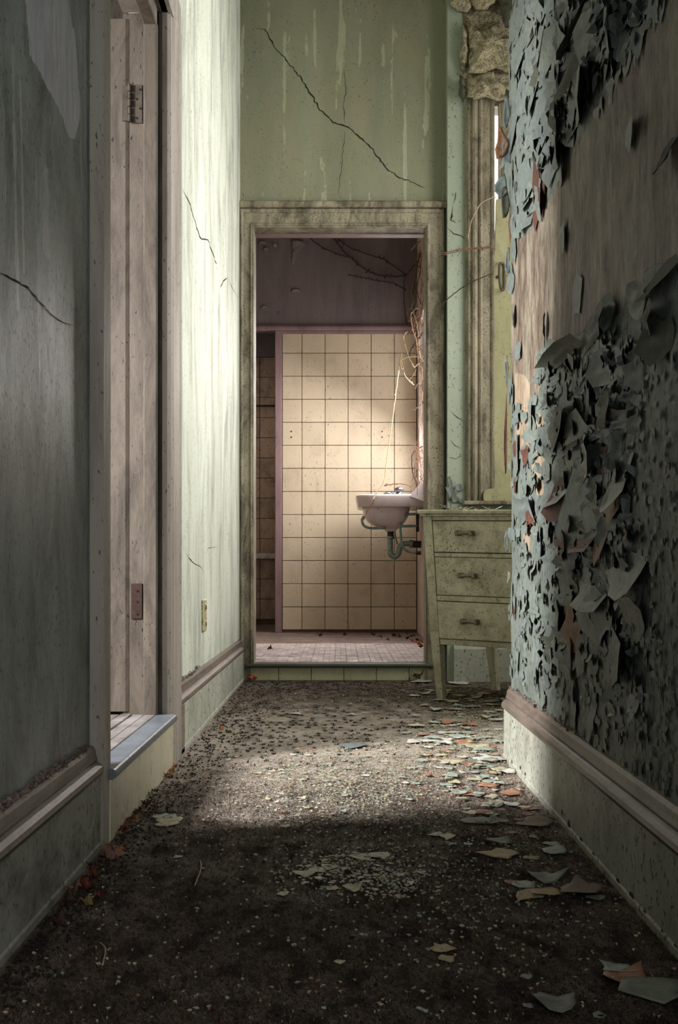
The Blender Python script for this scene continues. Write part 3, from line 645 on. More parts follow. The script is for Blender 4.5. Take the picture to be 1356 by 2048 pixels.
for i, (pts, mt, r) in enumerate([([(822,500),(832,488),(842,484),(843,500),(838,520),(834,545)], 'twig', .004), ([(843,500),(841,540),(834,580),(843,610)], 'twig_brown', .003),
        ([(840,615),(828,620),(822,632),(826,660),(834,690),(836,720)], 'twig', .004), ([(826,622),(834,650),(838,690),(842,730)], 'twig', .003), ([(846,600),(840,650),(836,700),(845,740)], 'twig_brown', .003),
        ([(816,662),(808,672),(810,690),(820,720),(830,735)], 'twig', .003), ([(846,665),(835,680),(822,700),(820,716)], 'twig_dark', .004), ([(803,740),(801,722),(810,716),(835,713),(846,722)], 'twig', .0035),
        ([(846,712),(838,726),(827,735)], 'twig', .005), ([(803,722),(810,750),(822,765),(828,770)], 'twig', .0025), ([(846,805),(835,815),(826,823)], 'twig_dark', .004),
        ([(846,892),(832,900),(824,912),(825,940),(832,965)], 'twig_dark', .004), ([(846,915),(835,920),(830,945),(838,975)], 'twig_brown', .004), ([(846,760),(842,830),(838,880),(843,960)], 'twig_brown', .0028),
        ([(840,505),(830,560),(826,600),(835,640)], 'twig_dark', .003)]):
    lab = {'twig': 'pale dry vine strand tangled at the right edge of the bathroom doorway', 'twig_dark': 'dark dry vine strand tangled at the right edge of the bathroom doorway', 'twig_brown': 'brown dry vine strand tangled at the right edge of the bathroom doorway'}[mt]
    vine(pts, YW - .05 * (i % 5), r, mt, lab, 5, 'vine_strand', 'vine', 0.0, mt.replace('twig', 'vine strands') + ' by the bathroom window')
# fine dry tendrils
m = MB(); rr = random.Random(11)
for k in range(90):
    x = rr.uniform(826, 846); y = rr.choice([rr.uniform(480, 760), rr.uniform(500, 640), rr.uniform(880, 990)]); Y = rr.uniform(7.3, 7.75)
    pts = [P(x, y, Y)]
    for q in range(4):
        x += rr.uniform(-6, 5); y += rr.uniform(-4, 16); pts.append(P(min(x, CX + .562 * F / Y), y, Y))
    m.tube(pts, .0014, 4)
o = m.build('dry_tendrils', M['twig_brown']); o['kind'] = 'stuff'; thing(o, 'tangle of fine dry tendrils hanging by the bathroom window', 'tendrils')
o = vine([(803,706),(797,745),(790,800),(781,870),(772,930),(768,962),(753,985),(745,1000)], 7.75, .003, 'straw', 'long straight golden straw hanging above the sink', 5, 'straw', 'straw', lambda i: -.03 * i)
vine([(749,998),(742,1012),(733,1026),(728,1040)], 7.53, .003, 'twig_brown', 'brown twig lying over the front edge of the sink', 2, 'twig', 'twig')
vine([(768,972),(788,968),(812,969),(822,974)], 7.7, .0035, 'twig_brown', 'thin crooked twig stretching behind the sink taps', 4, 'twig', 'twig')
for i, (pts, l) in enumerate([([(885,507),(925,498),(960,495),(986,493)], 'upper of the two straight vine stems crossing the green wall strip'), ([(887,509),(925,501),(960,497),(986,495)], 'lower of the two straight vine stems crossing the green wall strip'),
        ([(881,640),(884,612),(905,590),(940,566),(986,547)], 'dark arching vine stem below the straight ones, beside the window'), ([(936,478),(942,445),(958,412),(975,399),(992,395)], 'pale arching vine stem growing in through the bright window gap')]):
    vine(pts, 5.42, .0024, ['twig_brown', 'twig_brown', 'twig_dark', 'twig'][i], l, 3)

# ------------------------------------------------------------------ window with shutter on the alcove wall
SA = F / 5.46
def ax(px): return (px - CX) / SA
def az(py): return .55 + (HY - py) / SA
wn = struct(MB().extrude([(.757, YA - .005), (.757, YA - .03), (.750, YA - .038), (.742, YA - .034), (.737, YA - .026), (.700, YA - .026), (.696, YA - .034), (.688, YA - .040), (.680, YA - .034), (.676, YA - .028), (.668, YA - .040), (.660, YA - .046), (.650, YA - .042), (.645, YA - .03), (.630, YA - .030), (.622, YA - .020), (.615, YA)], 'z', .875, 2.86).build('window_1', M['wood_trim']), 'tall narrow window with a moulded casing and sagging shutter')
MB().box(.60, 1.5, YA - .07, 5.70, .86, .880, .004).build('sill', M['wood_trim'], wn)
MB().box(1.45, 1.55, YA - .03, YA, .88, 2.86, .004).build('casing', M['wood_trim'], wn)
MB().box(.75, 1.5, YA - .02, 5.66, 2.83, 2.88).build('head', M['wood_trim'], wn)
# shutter leaf (sags, leaving a tapering gap at the hinge side)
lf = MB()
zA = az(992); zM = az(397); zT = az(206)
def gx(z): return .757 + max(0, (z - az(520))) / (zT - az(520)) * .022
lf.add([(gx(z), y, z) for z in (zA, az(520), zM) for y in (5.47, 5.50)] + [(1.46, y, z) for z in (zA, az(520), zM) for y in (5.47, 5.50)],
       [(0,2,8,6),(2,4,10,8),(1,3,9,7),(3,5,11,9),(0,1,3,2),(2,3,5,4),(4,5,11,10),(0,1,7,6),(6,7,9,8),(8,9,11,10)])
leaf = lf.build('shutter', M['sash'], wn)
fr_ = MB().box(.777, .789, 5.47, 5.50, zM, zT).box(.792, .90, 5.475, 5.50, zM, zT).box(1.40, 1.46, 5.47, 5.50, zM, zT).box(.79, 1.46, 5.47, 5.50, zT - .02, zT).box(.90, 1.40, 5.486, 5.494, zM, zT).build('upper_panel', M['wood_trim'], wn)
hp = [P(1001,526,5.45), P(999,532,5.425), P(998.5,553,5.415), P(1001,574,5.425), P(1004,580,5.45), P(1008,577,5.465), P(1009,553,5.465), P(1008,530,5.465), P(1001,526,5.45)]
MB().tube(smooth_path(hp, 4), .006, 8).build('pull_handle', M['wood_jamb'], leaf, True)
MB().tube([P(995, 554, 5.472), P(995, 554, 5.466)], .008, 12).build('keyhole_plate', M['wood_jamb'], leaf)
MB().box(ax(995) - .0015, ax(995) + .0015, 5.463, 5.466, az(557), az(551)).build('keyhole', M['black'], leaf)
# plaster sheets sagging over the window head
cav = raw(patch_mb([(ax(x), az(y)) for x, y in [(925,-20),(1060,-20),(1060,206),(940,206),(926,150),(930,80)]], 2, lambda u, v, t: .0, .004, lambda u, v, k: (u, YA - .004 - k, v)), 'plaster_cavity', M['plaster'], wab)
def sheet(poly, bulge, Y, mat='plaster', seed=1, lab=None, thick=.015, tilt=0.0):
    n0 = len(poly); pts = []
    for i in range(n0):
        a = Vector(poly[i]); b = Vector(poly[(i+1) % n0]); k_ = max(1, int((b-a).length / 7)); rr = random.Random(seed*31 + i)
        for k in range(k_): p = a.lerp(b, k / k_); pts.append((ax(p.x + rr.uniform(-2, 2)), az(p.y + rr.uniform(-2, 2))))
    cz = sum(p[1] for p in pts) / len(pts)
    hf = lambda u, v, t: bulge * (1 - t**2.5) + tilt * (cz - v) + .012 * mnoise.noise(Vector((u*30, v*30, seed))) + .005 * mnoise.noise(Vector((u*90, v*90, seed)))
    return raw(patch_mb(pts, 9, hf, thick, lambda u, v, k: (u, Y - k, v)), 'plaster_sheet', M[mat], wab)
sheet([(932,40),(950,62),(990,38),(1000,60),(1012,85),(1024,70),(1024,150),(990,140),(960,150),(936,150),(940,110)], .05, 5.46, seed=2, tilt=.15)
sheet([(933,158),(960,150),(986,142),(1000,168),(1024,178),(1024,204),(990,206),(978,199),(962,201),(948,207),(936,195),(930,175)], .045, 5.44, seed=5, tilt=.25)
sheet([(948,-20),(992,-20),(990,5),(975,20),(950,22),(940,5)], .05, 5.45, seed=8)
sheet([(926,45),(934,60),(936,110),(930,140),(922,138),(920,110),(926,80)], .03, 5.47, seed=9)
sheet([(996,-20),(1026,-20),(1026,62),(1010,60),(1000,30)], .03, 5.44, 'flake', 12, thick=.004)
sheet([(900,5),(925,-20),(945,10),(935,25),(915,20)], .03, 5.46, 'plaster', 14)
sheet([(919,150),(927,160),(932,195),(925,208),(918,190)], .03, 5.45, 'flake', 15, thick=.003)
sheet([(985,180),(998,176),(1012,188),(1024,198),(1024,206),(998,200)], .02, 5.42, 'flake_dark', 17, thick=.004)
# torn paint at the foot of the green strip
for i, (x, y, w_, h_) in enumerate(((902,985,10,18),(918,975,9,10),(912,1000,12,7),(925,1003,10,4),(900,965,6,12))):
    c = P(x, y, YA); s_ = YA / F
    raw(patch_mb([(u*w_*s_, v*h_*s_) for u, v in outline(9, .4, i + 60, 1, .3)], 3, lambda u, v, t: .002 + 3*abs(u)**1.5, .001, lambda u, v, k: (c.x+u, c.y-k-.002, c.z+v)), 'paint_flake', M['flake'], wab)
bx = MB().rings([[(ax(994) + .09 * sx_ * k_, 5.435, 0) for sx_ in (1,)] for k_ in (1,)] * 2) if False else None
# rounded cream box on the sill
pts = []
x0, x1, z0, z1, r_ = ax(966), ax(966) + .30, .8805, az(978), .03
for (cx_, cz_, a0) in ((x1 - .012, z0 + .012, -90), (x1 - .012, z1 - .012, 0), (x0 + r_, z1 - r_, 90), (x0 + .008, z0 + .008, 180)):
    rad = r_ if a0 == 90 else (.008 if a0 == 180 else .012)
    for k in range(6): a = math.radians(a0 + 90 * k / 5); pts.append((cx_ + rad * math.cos(a), cz_ + rad * math.sin(a)))
o = MB().extrude(pts, 'y', 5.436, 5.468).build('wooden_block', M['sash']); thing(o, 'cream painted block with a rounded corner standing on the window sill', 'block')

# ------------------------------------------------------------------ dresser
ang = math.atan(.81); ra = Vector((math.cos(ang), -math.sin(ang), 0)); ba = Vector((math.sin(ang), math.cos(ang), 0)); O = Vector((.405, 4.775, 0))
def DT(t, d, z):
    zz = z - .032 * t * (z / .8)
    p = O + ra * t + ba * d; return (p.x - .062 * z, p.y, zz)
class DM(MB):
    def done(s, name, mat, parent, smooth=False):
        s.v = [DT(*v) for v in s.v]; return s.build(name, mat, parent, smooth)
ds = empty('dresser', 'olive cream painted chest of three drawers leaning beside the bathroom step', 'dresser', None, (0, 0, 0))
W = .74; Dp = .47
def leg(t0, d0, st):
    # tapered square leg running up as corner post
    w0 = .042; w1 = .030
    m = DM(); a = t0; b = d0
    ta, tb_ = (a, a + w0) if st[0] > 0 else (a - w0, a); da, db = (b, b + w0) if st[1] > 0 else (b - w0, b)
    tc, td = (ta, ta + w1) if st[0] > 0 else (tb_ - w1, tb_); dc, dd = (da, da + w1) if st[1] > 0 else (db - w1, db)
    tc += .012 * st[0]; td += .012 * st[0]
    L = [[(tc, dc, 0), (td, dc, 0), (td, dd, 0), (tc, dd, 0)], [(ta, da, .235), (tb_, da, .235), (tb_, db, .235), (ta, db, .235)], [(ta, da, .783), (tb_, da, .783), (tb_, db, .783), (ta, db, .783)]]
    m.rings(L); return m.done('leg', M['dresser'], ds)
for (t, d, st) in ((0, 0, (1, 1)), (W, 0, (-1, 1)), (0, Dp, (1, -1)), (W, Dp, (-1, -1))): leg(t, d, st)
DM().box(-.018, W + .018, -.022, Dp + .01, .783, .801, .004).done('top', M['dresser'], ds)
DM().box(-.010, W + .010, -.012, Dp, .774, .783, .002).done('top_moulding', M['dresser'], ds)
DM().box(.006, .020, .04, Dp - .04, .235, .775).done('side_panel', M['dresser'], ds)
DM().box(W - .020, W - .006, .04, Dp - .04, .235, .775).done('side_panel', M['dresser'], ds)
DM().box(.04, W - .04, Dp - .03, Dp - .02, .235, .775).done('back_panel', M['dresser'], ds)
for (za, zb_) in ((.757, .775), (.603, .620), (.417, .440), (.232, .256)):
    DM().box(.042, W - .042, .004, .03, za, zb_, .002).done('rail', M['dresser'], ds)
for i, (za, zb_, dd) in enumerate(((.623, .754, .0), (.442, .601, .0), (.258, .414, -.004))):
    dw = DM().box(.045, W - .045, dd, .40, za, zb_, .003).done('drawer', M['dresser'], ds)
    for hc in (.212, W - .212):
        zc = .55 + (HY - (1069, 1153, 1244)[i]) / 476.0 + .008; w2 = .034
        h = DM().box(hc - w2 - .006, hc - w2 + .010, dd - .004, dd, zc - .011, zc + .011, .002).box(hc + w2 - .010, hc + w2 + .006, dd - .004, dd, zc - .011, zc + .011, .002)
        h.tube([(hc - w2, dd, zc), (hc - w2, dd - .020, zc)], .0045, 8).tube([(hc + w2, dd, zc), (hc + w2, dd - .020, zc)], .0045, 8)
        h.tube([(hc - w2, dd - .020, zc), (hc, dd - .023, zc), (hc + w2, dd - .020, zc)], [.0085, .0065, .0085], 10)
        for e in (-1, 1): h.box(hc + e*w2 - .009, hc + e*w2 + .009, dd - .029, dd - .013, zc - .012, zc + .012, .004)
        h.done('drawer_pull', M['pewter'], dw)
# litter on the dresser top
for i, (t, d, k) in enumerate(((.05, .02, 'cream'), (.12, .05, 'mint'), (.20, .01, 'cream'), (.27, .04, 'salmon'), (.16, .12, 'white'), (.33, .02, 'mint'), (.08, .14, 'tan'))):
    p = Vector(DT(t, d, .801)); out = [(u*.032, v*.018) for u, v in outline(9, .4, 90 + i, 1.2, .3)]
    o = raw(patch_mb(out, 2, lambda u, v, t_: .002 + 9*u*u, .001, lambda u, v, w_: (p.x + u, p.y + v, p.z + w_ - .0005)), 'paint_chip', M['chip_' + k])
    thing(o, {'cream': 'cream paint chip', 'mint': 'mint paint chip', 'salmon': 'salmon paint chip', 'white': 'white paint chip', 'tan': 'tan paint chip'}[k] + ' lying on the dresser top', 'paint chip', 'paint chips on the dresser')

# ------------------------------------------------------------------ peeling flakes on the right wall
def flake(px, py, wpx, hpx, mat, lift, seed, hinge='r', name='paint_flake', parent=wr, jag=.3, curl=1.6, n=10, ret=False, rings=4):
    Y = F * XR / (px - CX); s_ = Y / F
    fore = (px - CX) / F                               # wall foreshortening: px per metre along Y = F*XR/Y^2
    wy = wpx / (F * XR / Y / Y) / 2; hz = hpx * s_ / 2
    out = [(u * wy, v * hz) for u, v in outline(n, jag, seed, 1.0, .35)]
    c = onX(px, py, XR)
    L = lift * min(1.0, .25 + max(0, px - 1022) / 60)
    def hf(u, v, t):
        a = {'r': (u / wy + 1) / 2, 'l': (1 - u / wy) / 2, 'b': (v / hz + 1) / 2, 't': (1 - v / hz) / 2}[hinge]
        a = max(0, a); return .002 + L * a ** curl + .12 * L * math.sin(7 * v / hz + seed)
    def T(u, v, w_): return (c.x - w_ - .001, c.y + u, c.z + v)
    m = patch_mb(out, rings, hf, 0, T); m.f = [f[::-1] for f in m.f]
    if ret: return m
    return raw(m, name, M[mat], parent)
# hinge 'r' = nearer-edge fixed, far edge lifts; 'l' = far edge fixed
big = [(1205,648,66,62,'flake_dark',.030,'l'),(1222,625,20,60,'flake',.02,'r'),(1122,852,70,78,'flake_dark',.035,'l'),(1165,870,50,90,'flake',.02,'b'),(1218,826,70,84,'flake_dark',.03,'l'),(1240,838,40,50,'flake',.02,'b'),
 (1310,640,66,74,'flake_dark',.03,'l'),(1285,610,34,70,'flake',.02,'b'),(1325,560,70,60,'flake_dark',.02,'t'),(1130,712,74,34,'flake_dark',.03,'b'),(1215,740,30,80,'flake',.022,'r'),(1190,770,26,70,'flake',.02,'l'),
 (1135,1100,44,62,'flake_red',.03,'l'),(1145,1050,40,46,'flake_red',.025,'l'),(1175,1085,44,44,'flake_red',.03,'t'),(1128,1010,26,90,'flake_red',.02,'r'),(1230,1000,44,70,'flake_tan',.014,'t'),(1210,1075,24,86,'flake_tan',.018,'t'),
 (1262,1068,34,38,'flake_red',.02,'l'),(1160,1270,32,94,'flake_tan',.02,'r'),(1148,1310,20,70,'flake_red',.015,'l'),(1110,990,50,60,'flake_blue',.03,'t'),(1050,1020,42,60,'flake_blue',.03,'b'),(1250,960,36,110,'flake',.025,'t'),
 (1170,1010,60,150,'flake',.02,'r'),(1190,1190,60,70,'flake',.03,'t'),(1150,1170,34,60,'flake_blue',.02,'b'),(1215,1230,60,90,'flake',.025,'r'),(1260,1150,60,90,'flake',.025,'t'),(1120,1240,36,90,'flake',.02,'l'),
 (1158,60,70,34,'flake_dark',.03,'t'),(1150,172,46,50,'flake_dark',.028,'b'),(1168,190,46,130,'flake',.03,'l'),(1130,230,24,110,'flake_dark',.02,'r'),(1040,232,24,40,'flake_blue',.025,'b'),(1020,290,34,60,'flake_blue',.03,'l'),(1004,374,34,42,'flake_blue',.0,'b'),
 (1022,340,20,90,'flake_blue',.02,'r'),(1190,50,50,110,'flake',.03,'r'),(1230,60,50,120,'flake',.03,'l'),(1110,110,50,70,'flake',.025,'b'),(1044,40,30,50,'flake_blue',.02,'b'),(1085,100,44,60,'flake',.025,'l'),(1050,90,30,60,'flake_blue',.025,'r'),
 (1072,330,40,90,'flake_blue',.018,'r'),(1088,400,14,60,'flake_blue',.015,'l'),(1060,430,26,60,'flake_blue',.02,'r'),(1345,310,30,60,'flake_dark',.02,'t'),(1268,270,30,70,'flake',.012,'l'),(1026,560,6,60,'flake_blue',.02,'r'),(1030,630,6,50,'flake_blue',.02,'l'),
 (1095,650,8,60,'flake_blue',.012,'l'),(1040,700,8,30,'flake_blue',.02,'r'),(1130,480,14,70,'flake',.006,'l'),(1160,590,16,90,'flake',.006,'r'),(1035,900,8,44,'flake_red',.01,'r'),(1056,912,7,40,'flake_red',.012,'r'),(1033,970,7,40,'flake_red',.01,'l'),
 (1240,1310,50,110,'flake',.02,'l'),(1280,1240,40,90,'flake',.02,'b'),(1330,680,50,100,'flake_dark',.02,'r'),(1180,920,50,90,'flake',.03,'l')]
nf = 0
for i, (x, y, w_, h_, mt, lf_, hg) in enumerate(big):
    if (x, y) == (1004, 374): continue
    flake(x, y, w_, h_, mt, lf_ * 1.05, 200 + i, hg, jag=.34); nf += 1
# flakes standing off the wall's far edge, silhouetted against the window
for i, (x, y, w_, h_, mt) in enumerate(((1002,374,34,44,'flake_blue'),(1004,288,26,56,'flake_tan'),(1014,228,12,70,'flake_blue'),(1014,300,22,64,'flake_blue'),(1012,880,7,140,'flake_red'),(1014,1082,8,50,'flake_blue'),(1014,740,6,60,'flake_blue'),(1016,520,10,60,'flake_blue'),(1012,400,16,60,'flake_dark'))):
    Y = 3.24; s_ = Y / F; c = P(x, y, Y)
    out = [(u * w_ * s_ / 2, v * h_ * s_ / 2) for u, v in outline(9, .3, 700 + i, 1, .3)]
    raw(patch_mb(out, 3, lambda u, v, t: .2 * abs(u) + .1 * abs(v), .0006, lambda u, v, k: (c.x + u, c.y - k + .01, c.z + v)), 'paint_flake', M[mt], wr); nf += 1
# scattered smaller flakes, denser where the photograph peels
zones = [([(1020,0),(1300,0),(1270,70),(1220,140),(1160,250),(1105,355),(1060,440),(1022,490)], 95, (10, 34, 30, 110), (.010, .034)),
         ([(1020,760),(1060,840),(1090,700),(1180,690),(1300,640),(1270,1000),(1260,1180),(1180,1330),(1100,1330),(1020,1240)], 110, (8, 30, 22, 80), (.008, .03)),
         ([(1020,1200),(1110,1230),(1120,1420),(1022,1360)], 14, (6, 18, 18, 60), (.006, .016)), ([(1110,1230),(1280,1200),(1300,1480),(1130,1440)], 16, (10, 26, 24, 80), (.006, .018)), ([(1300,0),(1340,0),(1250,130),(1180,260)], 10, (10, 24, 30, 80), (.004, .012))]
rr = random.Random(21); cnt = 0
smallm = {k: MB() for k in ('flake', 'flake_blue')}
for zi, (poly, n, (wa, wb, ha, hb), (la, lb)) in enumerate(zones):
    xs_ = [p[0] for p in poly]; ys_ = [p[1] for p in poly]; k = 0; tries = 0
    while k < n * 5 and tries < 8000:
        tries += 1; x = rr.uniform(min(xs_), max(xs_)); y = rr.uniform(min(ys_), max(ys_))
        if not inside(x, y, poly): continue
        near = min(1.0, (x - 1010) / 130 + .35)
        mt = rr.choice(['flake', 'flake', 'flake_blue', 'flake_blue', 'flake_dark' if rr.random() < .2 else 'flake']) if rr.random() > .04 else 'flake_red'
        hg = rr.choice('rrrrlllbt')
        if k < n:
            w_ = rr.uniform(wa, wb) * near; h_ = rr.uniform(ha, hb); flake(x, y, w_ * .85, h_, mt, rr.uniform(la, lb) * .62 * (.5 + .5*near), 900 + zi*500 + k, hg, jag=.45, n=13, rings=3); cnt += 1
        else:
            w_ = rr.uniform(wa, wb) * near * .45; h_ = rr.uniform(ha, hb) * .45
            mm = flake(x, y, w_, h_, mt, rr.uniform(la, lb) * .5, k, hg, jag=.4, n=7, ret=True, rings=2); smallm['flake_blue' if k % 2 else 'flake'].add(mm.v, mm.f)
        k += 1
# little blisters and splits over the rest of the near wall
for k in range(900):
    x = rr.uniform(1110, 1356); y = rr.uniform(700, 1640)
    if y > 1420 + (x - 1043) * .74 or inside(x, y, bare1): continue
    mm = flake(x, y, rr.uniform(3, 9), rr.uniform(8, 26), 'flake', rr.uniform(.001, .004), k, rr.choice('rl'), jag=.3, n=6, ret=True, rings=1); smallm['flake'].add(mm.v, mm.f)
for k, m in smallm.items():
    o = raw(m, 'small_paint_flakes', M[k], wr); o['kind'] = 'stuff'
# small splits and scabs on right baseboard and lower wall
m = MB()
for k in range(420):
    x = rr.uniform(1022, 1356); y = rr.uniform(1240, 1640)
    if y > 1395 + (x - 1043) * .74: continue
    c = onX(x, y, XR - .0035); hz = rr.uniform(.004, .016); wy = rr.uniform(.0008, .003)
    m.add([(c.x, c.y - wy, c.z), (c.x, c.y + rr.uniform(-.003, .003), c.z - hz), (c.x, c.y + wy, c.z), (c.x, c.y, c.z + hz)], [(0, 1, 2, 3)])
o = raw(m, 'paint_splits', M['black'], wr); o['kind'] = 'stuff'
m = MB()
for (x, y, w_, h_) in ((1040,1535,3,8),(1050,1548,3,6),(1137,1648,7,14),(1162,1683,7,18),(1187,1712,6,14),(1210,1745,5,12),(1236,1765,7,14),(1262,1795,10,22),(1290,1830,6,18),(1305,1860,9,22),(1325,1866,5,12),(1350,1903,11,26),(1124,1625,4,10)):
    c = onX(x, y, XR - .0228); f_ = c.y / F
    for t in range(1):
        out = outline(9, .35, x, .7)
        q = patch_mb([(u*w_*f_*3, v*h_*f_*.6) for u, v in out], 1, lambda u, v, t_: 0, 0, lambda u, v, k: (c.x, c.y + u, c.z + v)); m.add(q.v, q.f)
raw(m, 'paint_loss', M['rust'], br)['kind'] = 'stuff'

# ------------------------------------------------------------------ floor litter
chip_cache = {}
def chip_mesh(i, mt, curl):
    key = (i, mt, curl)
    if key in chip_cache: return chip_cache[key]
    out = outline(9 + i % 3, .38, 400 + i, 1.0, .35); c = (.0, .35, .8)[curl]
    hf = lambda u, v, t: c * .42 * (u * math.cos(i) + v * math.sin(i)) ** 2 + .02 * math.sin(5*u + i)
    mn = min(hf(u * t_ / 3, v * t_ / 3, 0) for u, v in out for t_ in (0, 1, 2, 3))
    m = patch_mb(out, 3, lambda u, v, t: hf(u, v, t) - mn, .03, lambda u, v, w_: (u, v, w_ + .03))
    me = bpy.data.meshes.new('paint_chip'); me.from_pydata([tuple(v) for v in m.v], [], m.f); me.materials.append(M['chip_' + mt]); me.polygons.foreach_set('use_smooth', [True]*len(me.polygons))
    chip_cache[key] = me; return me
def chip(px, py, wpx, mt, curl, label, group=None, asp=None, seed=None, z=.0):
    p = onZ(px, py); r = random.Random(seed if seed is not None else int(px * 7 + py))
    sc = wpx * p.y / F / 2
    o = link('paint_chip', chip_mesh(r.randrange(14), mt, curl), None); o.location = (p.x, p.y, .003 + z)
    o.scale = (sc, sc * (asp or r.uniform(.7, 1.5)), max(sc, .012) * r.uniform(.6, 1.0)); o.rotation_euler = (0, 0, r.uniform(-.5, .5))
    thing(o, label, 'paint chip', group); return o
bigc = [(1090,1760,72,'grey',2,'large curled grey-green paint flake, lit highest of the cluster near the right baseboard'),(1085,1789,64,'tan',1,'broad tan paint flake in front of the large curled grey one'),(1168,1785,84,'brown',2,'long curled taupe paint flake against the right baseboard'),
 (1193,1799,42,'grey',1,'grey paint chip tucked under the taupe curl by the right baseboard'),(990,1687,62,'grey',2,'curled dark grey flake left of the green chips, mid carpet'),(1005,1713,74,'tan',1,'flat tan-yellow flake lying below the curled dark grey one'),
 (1062,1719,36,'tan',0,'slim tan sliver right of the tan-yellow flake'),(872,1673,34,'cream',1,'left one of two overlapping cream chips at mid carpet'),(896,1677,34,'cream',0,'right one of two overlapping cream chips at mid carpet'),
 (955,1646,70,'grey',1,'wide grey-green flake below the right-hand pile of chips'),(996,1648,60,'grey',2,'curled grey-green flake overlapping the wide one below the pile'),(1075,1650,76,'brown',1,'taupe flake pair against the baseboard below the pile'),
 (1068,1677,25,'grey',1,'small grey chip below the taupe flake pair'),(1100,1692,36,'mint',2,'green curled sliver by the right baseboard'),(1110,1707,66,'mint',1,'long green sliver under the curled green one'),(1026,1668,22,'salmon',0,'small salmon chip beside the curled dark grey flake'),
 (935,1691,20,'mint',0,'small pale chip left of the curled dark grey flake'),(1025,1613,36,'white',2,'pale curled flake at the near edge of the right-hand pile'),(1060,1620,36,'salmon',1,'salmon flake at the baseboard edge of the right-hand pile'),
 (1024,1590,60,'salmon',1,'widest salmon flake in the right-hand pile'),(945,1591,64,'salmon',0,'long salmon sliver leading into the right-hand pile'),(990,1612,40,'mint',1,'mint flake left of the pale curled one in the pile'),(950,1562,44,'cream',1,'cream flake on the upper left of the right-hand pile'),
 (978,1521,64,'white',1,'bright white flake at the top of the right-hand pile'),(1005,1547,36,'white',2,'white curled flake against the corner of the baseboard'),(982,1573,42,'salmon',1,'salmon flake in the heart of the right-hand pile'),(881,1554,28,'salmon',0,'salmon chip apart to the left of the pile'),
 (1250,1963,88,'salmon',2,'large curled salmon flake in the near right corner'),(1238,1942,70,'mint',1,'pale green flake under the curled salmon one'),(1305,1990,130,'grey',1,'broad grey flake in the near right corner beneath the salmon curl'),(1115,2015,76,'grey',2,'curled grey flake at the bottom edge of the picture'),
 (1054,1959,26,'grey',1,'small grey chip above the curled flake at the bottom edge'),(1054,2018,22,'grey',1,'small grey chip left of the curled flake at the bottom edge'),(1199,2036,24,'grey',0,'small grey chip right of the curled flake at the bottom edge'),(883,1902,46,'tan',1,'lone tan flake on the dark near carpet'),
 (892,1923,34,'tan',0,'second tan flake just below the lone tan one'),(680,1929,24,'cream',1,'small cream chip alone on the dark near carpet'),(1040,1774,38,'mint',1,'pale green sliver left of the large curled grey flake'),(1018,1768,22,'salmon',0,'salmon point left of the pale green sliver'),
 (1055,1794,60,'tan',0,'flat tan sheet in front of the pale green sliver'),(610,1752,50,'cream',1,'cream flake at the left tip of the near cluster'),(632,1744,44,'cream',0,'cream flake joining the left tip of the near cluster'),(660,1738,40,'cream',1,'cream flake in the left arm of the near cluster'),
 (722,1718,44,'cream',1,'cream flake at the top left of the near cluster'),(760,1716,50,'cream',1,'widest cream flake at the top of the near cluster'),(842,1748,26,'cream',1,'pale chip at the right tip of the near cluster'),(703,1780,40,'cream',2,'curled cream flake at the foot of the near cluster'),
 (666,1781,28,'cream',0,'cream chip left of the curled one at the cluster foot'),(566,1791,24,'cream',0,'cream chip just outside the near cluster, lower left'),(570,1656,26,'cream',1,'cream chip alone on the lit left carpet'),(328,1636,46,'mint',0,'mint sliver topmost of the stack by the side step'),
 (345,1640,40,'white',0,'white sliver in the stack by the side step'),(340,1645,56,'cream',0,'long cream sliver in the stack by the side step'),(335,1652,44,'cream',0,'cream sliver lowest in the stack by the side step'),(356,1717,16,'white',1,'tiny white chip left of centre on the carpet'),
 (704,1431,26,'mint',1,'mint chip on the carpet before the bathroom step'),(592,1429,24,'mint',0,'pale chip left of the mint one before the bathroom step'),(707,1495,52,'slate',1,'slate grey flake among the dark carpet tufts'),(831,1486,36,'white',1,'white sliver right of the slate grey flake'),(955,1497,50,'cream',1,'cream flake at the back of the right-hand pile'),
 (918,1368,44,'white',1,'white sheet leaning at the baseboard under the dresser'),(1065,1795,30,'mint',0,'green edge of the flake beneath the tan sheet'),(735,1515,22,'cream',0,'cream chip in the brightest part of the carpet'),(905,1690,16,'mint',0,'tiny mint chip near the curled dark grey flake'),(845,1365,44,'mint',1,'pale sheet lying at the corner of the bathroom step')]
for i, c in enumerate(bigc): chip(c[0], c[1], c[2], c[3], c[4], c[5], None, None, i * 13, .0005 * (i % 3))
def scatter(n, area_, wr_, mats, label, group, seed):
    r = random.Random(seed); xs_ = [p[0] for p in area_]; ys_ = [p[1] for p in area_]; k = 0
    while k < n:
        x = r.uniform(min(xs_), max(xs_)); y = r.uniform(min(ys_), max(ys_))
        if not inside(x, y, area_): continue
        p = onZ(x, y)
        if abs(p.x) > .44 and p.y < 3.27: continue
        mt = r.choice(mats); cn = {'grey': 'grey-green', 'brown': 'taupe'}.get(mt, mt)
        chip(x, y, r.uniform(*wr_) * .85, mt, r.choice((0, 0, 1, 1, 2)), label.replace('COL', cn), cn + ' ' + group, r.uniform(.6, 1.5), seed * 1000 + k, r.uniform(0, .004)); k += 1
scatter(150, [(800,1440),(1000,1400),(1003,1520),(1060,1600),(1085,1650),(950,1640),(860,1560)], (14, 42), ['mint','cream','salmon','white','grey','white','mint'], 'small COL flake in the heaped pile along the right baseboard end', 'flakes in the right-hand pile', 31)
scatter(60, [(590,1740),(700,1705),(850,1735),(800,1800),(680,1790),(600,1770)], (8, 20), ['cream','cream','white','tan'], 'small COL flake within the near cluster on the dark carpet', 'flakes in the near cluster', 32)
